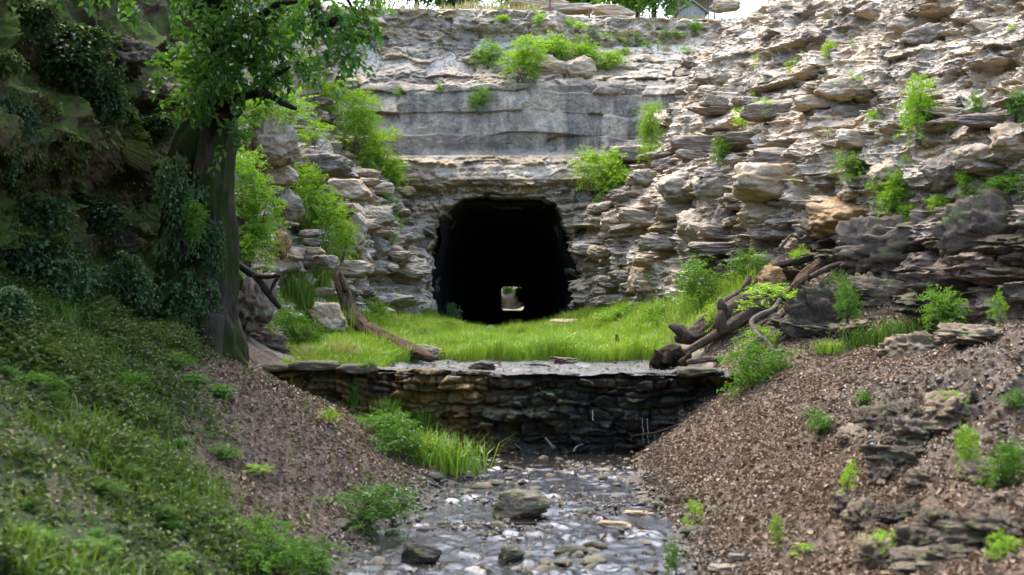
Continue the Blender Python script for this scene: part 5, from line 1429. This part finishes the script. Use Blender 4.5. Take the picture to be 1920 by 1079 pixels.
wood('vine', [(1462,562,23.2),(1450,580,23.0),(1425,592,22.9),(1410,605,22.8),(1416,622,22.6),(1428,634,22.4)], [0.035,0.045,0.05,0.05,0.045,0.03], M['twig'], 'curled woody vine sweeping down past the logs', 'vine', 10)
wood('vine', [(1395,672,22.0),(1408,648,22.0),(1425,634,21.9),(1440,645,21.8),(1450,660,21.7),(1470,658,21.7)], [0.03,0.045,0.05,0.05,0.045,0.03], M['twig'], 'hooked woody vine arching over the leaf slope', 'vine', 10)
wood('vine', [(436,488,21.0),(462,508,20.8),(480,520,20.7),(500,545,20.5),(525,578,20.4)], [0.06,0.055,0.06,0.065,0.04], M['branch'], 'thick exposed root hanging from the bank by the trunk', 'root', 10)
wood('vine', [(480,518,20.6),(505,520,20.5),(522,518,20.4),(512,535,20.4),(505,556,20.4)], [0.035,0.04,0.035,0.03,0.015], M['branch'], 'looping thin root beside the thick exposed root', 'root', 8)
for pts, rad, lab in [
 ([(1405,640,23.4),(1440,612,23.5),(1470,590,23.6),(1500,560,23.8)], [0.03,0.05,0.05,0.03], 'thin dark root running up beside the pitted brown rock'),
 ([(1500,600,23.0),(1480,625,22.8),(1462,640,22.7)], [0.05,0.05,0.02], 'short root at the edge of the leaf slope under the logs'),
 ([(1350,655,23.4),(1400,628,23.6),(1440,600,23.8)], [0.02,0.035,0.03], 'slim grey branch lying across the leaf slope'),
 ([(1520,520,24.2),(1560,500,24.0),(1610,486,23.8)], [0.06,0.07,0.04], 'pale root crossing toward the broad dark outcrop'),
 ([(1460,470,25.8),(1475,450,25.8),(1485,440,25.9)], [0.05,0.04,0.02], 'upright broken snag at the head of the log jam')]:
    wood('root', pts, rad, M['log'], lab, 'root', 16)
wood('dead_trunk', [(632,514,28.5),(645,550,28.2),(660,590,28.0),(690,620,27.6),(715,640,27.0)], [0.13,0.18,0.22,0.18,0.12], M['log_red'], 'broken reddish dead trunk leaning in the left meadow', 'dead trunk', extra=[('splinter', [(650,545,28.0),(640,520,28.0),(636,508,28.0)], [0.08,0.05,0.01])])
wood('fallen_log', [(690,618,26.6),(730,640,25.8),(770,656,25.0),(812,674,24.4)], [0.16,0.19,0.17,0.08], M['log_red'], 'crumbling red log sliding down to the pond', 'log')
wood('stump', [(1222,688,23.0),(1235,676,23.1),(1262,668,23.2),(1295,676,23.2)], [0.10,0.20,0.22,0.08], M['stump'], 'black rotten stump at the right edge of the pond', 'stump', 44, 0.8, extra=[('splinter', [(1238,682,22.95),(1232,666,22.9),(1228,656,22.9)], [0.09,0.06,0.01]), ('splinter', [(1250,680,22.9),(1255,664,22.85),(1252,652,22.85)], [0.1,0.06,0.01]), ('splinter', [(1280,684,22.9),(1290,668,22.85),(1296,658,22.85)], [0.08,0.05,0.01]), ('splinter', [(1262,670,23.1),(1272,655,23.1),(1275,648,23.1)], [0.1,0.05,0.01])])
wood('driftwood', [(1290,680,22.6),(1320,676,22.8),(1360,674,23.2)], [0.06,0.07,0.04], M['log'], 'grey driftwood behind the black rotten stump', 'driftwood')
wood('stick', [(1157,656,26.5),(1157,640,26.5),(1156,628,26.5)], [0.05,0.055,0.03], M['stump'], 'upright dark stub standing in the meadow grass', 'stub', 10)
wood('stick', [(975,686,23.6),(1000,685,23.6),(1025,686,23.6)], [0.02,0.025,0.015], M['stump'], 'dark stick floating on the pond', 'stick', 8)
wood('stick', [(1038,842,20.9),(1030,832,20.9),(1022,822,20.9)], [0.03,0.028,0.02], M['twig'], 'pale stick leaning in the pool under the dam', 'stick', 8)
wood('stick', [(1075,848,20.4),(1082,838,20.5),(1095,834,20.5)], [0.018,0.018,0.01], M['twig'], 'bent twig at the edge of the dam pool', 'stick', 8)
wood('stick', [(965,833,20.9),(970,838,20.9),(978,843,20.9)], [0.015,0.015,0.01], M['twig'], 'short twig in the dam pool left of the pale stick', 'stick', 8)
wood('stick', [(940,983,14.8),(970,985,14.7),(1005,983,14.7)], [0.03,0.035,0.025], M['stump'], 'dark stick lying before the squarish stream boulder', 'stick', 8)
wood('stick', [(745,880),(775,900),(782,925),(790,945)], [0.03,0.03,0.025,0.02], M['twig'], 'forked pale root on the left stream edge', 'stick', 8)
wood('stick', [(730,870),(770,890),(800,905),(830,915)], [0.025,0.03,0.025,0.02], M['twig'], 'long grey stick on the bank below the weed clump', 'stick', 8)
wood('stick', [(560,725),(600,745),(640,768)], [0.03,0.03,0.02], M['twig'], 'grey stick along the ridge of the bare left bank', 'stick', 8)
wood('stick', [(1185,818,20.6),(1230,812,20.7),(1265,800,20.8),(1290,795,20.9)], [0.012,0.018,0.018,0.01], M['branch'], 'thin dead branch over the right end of the dam pool', 'stick', 8)
wood('stick', [(1140,975),(1100,960),(1085,975)], [0.02,0.025,0.02], M['stump'], 'dark broken branch among the stream stones', 'stick', 8)
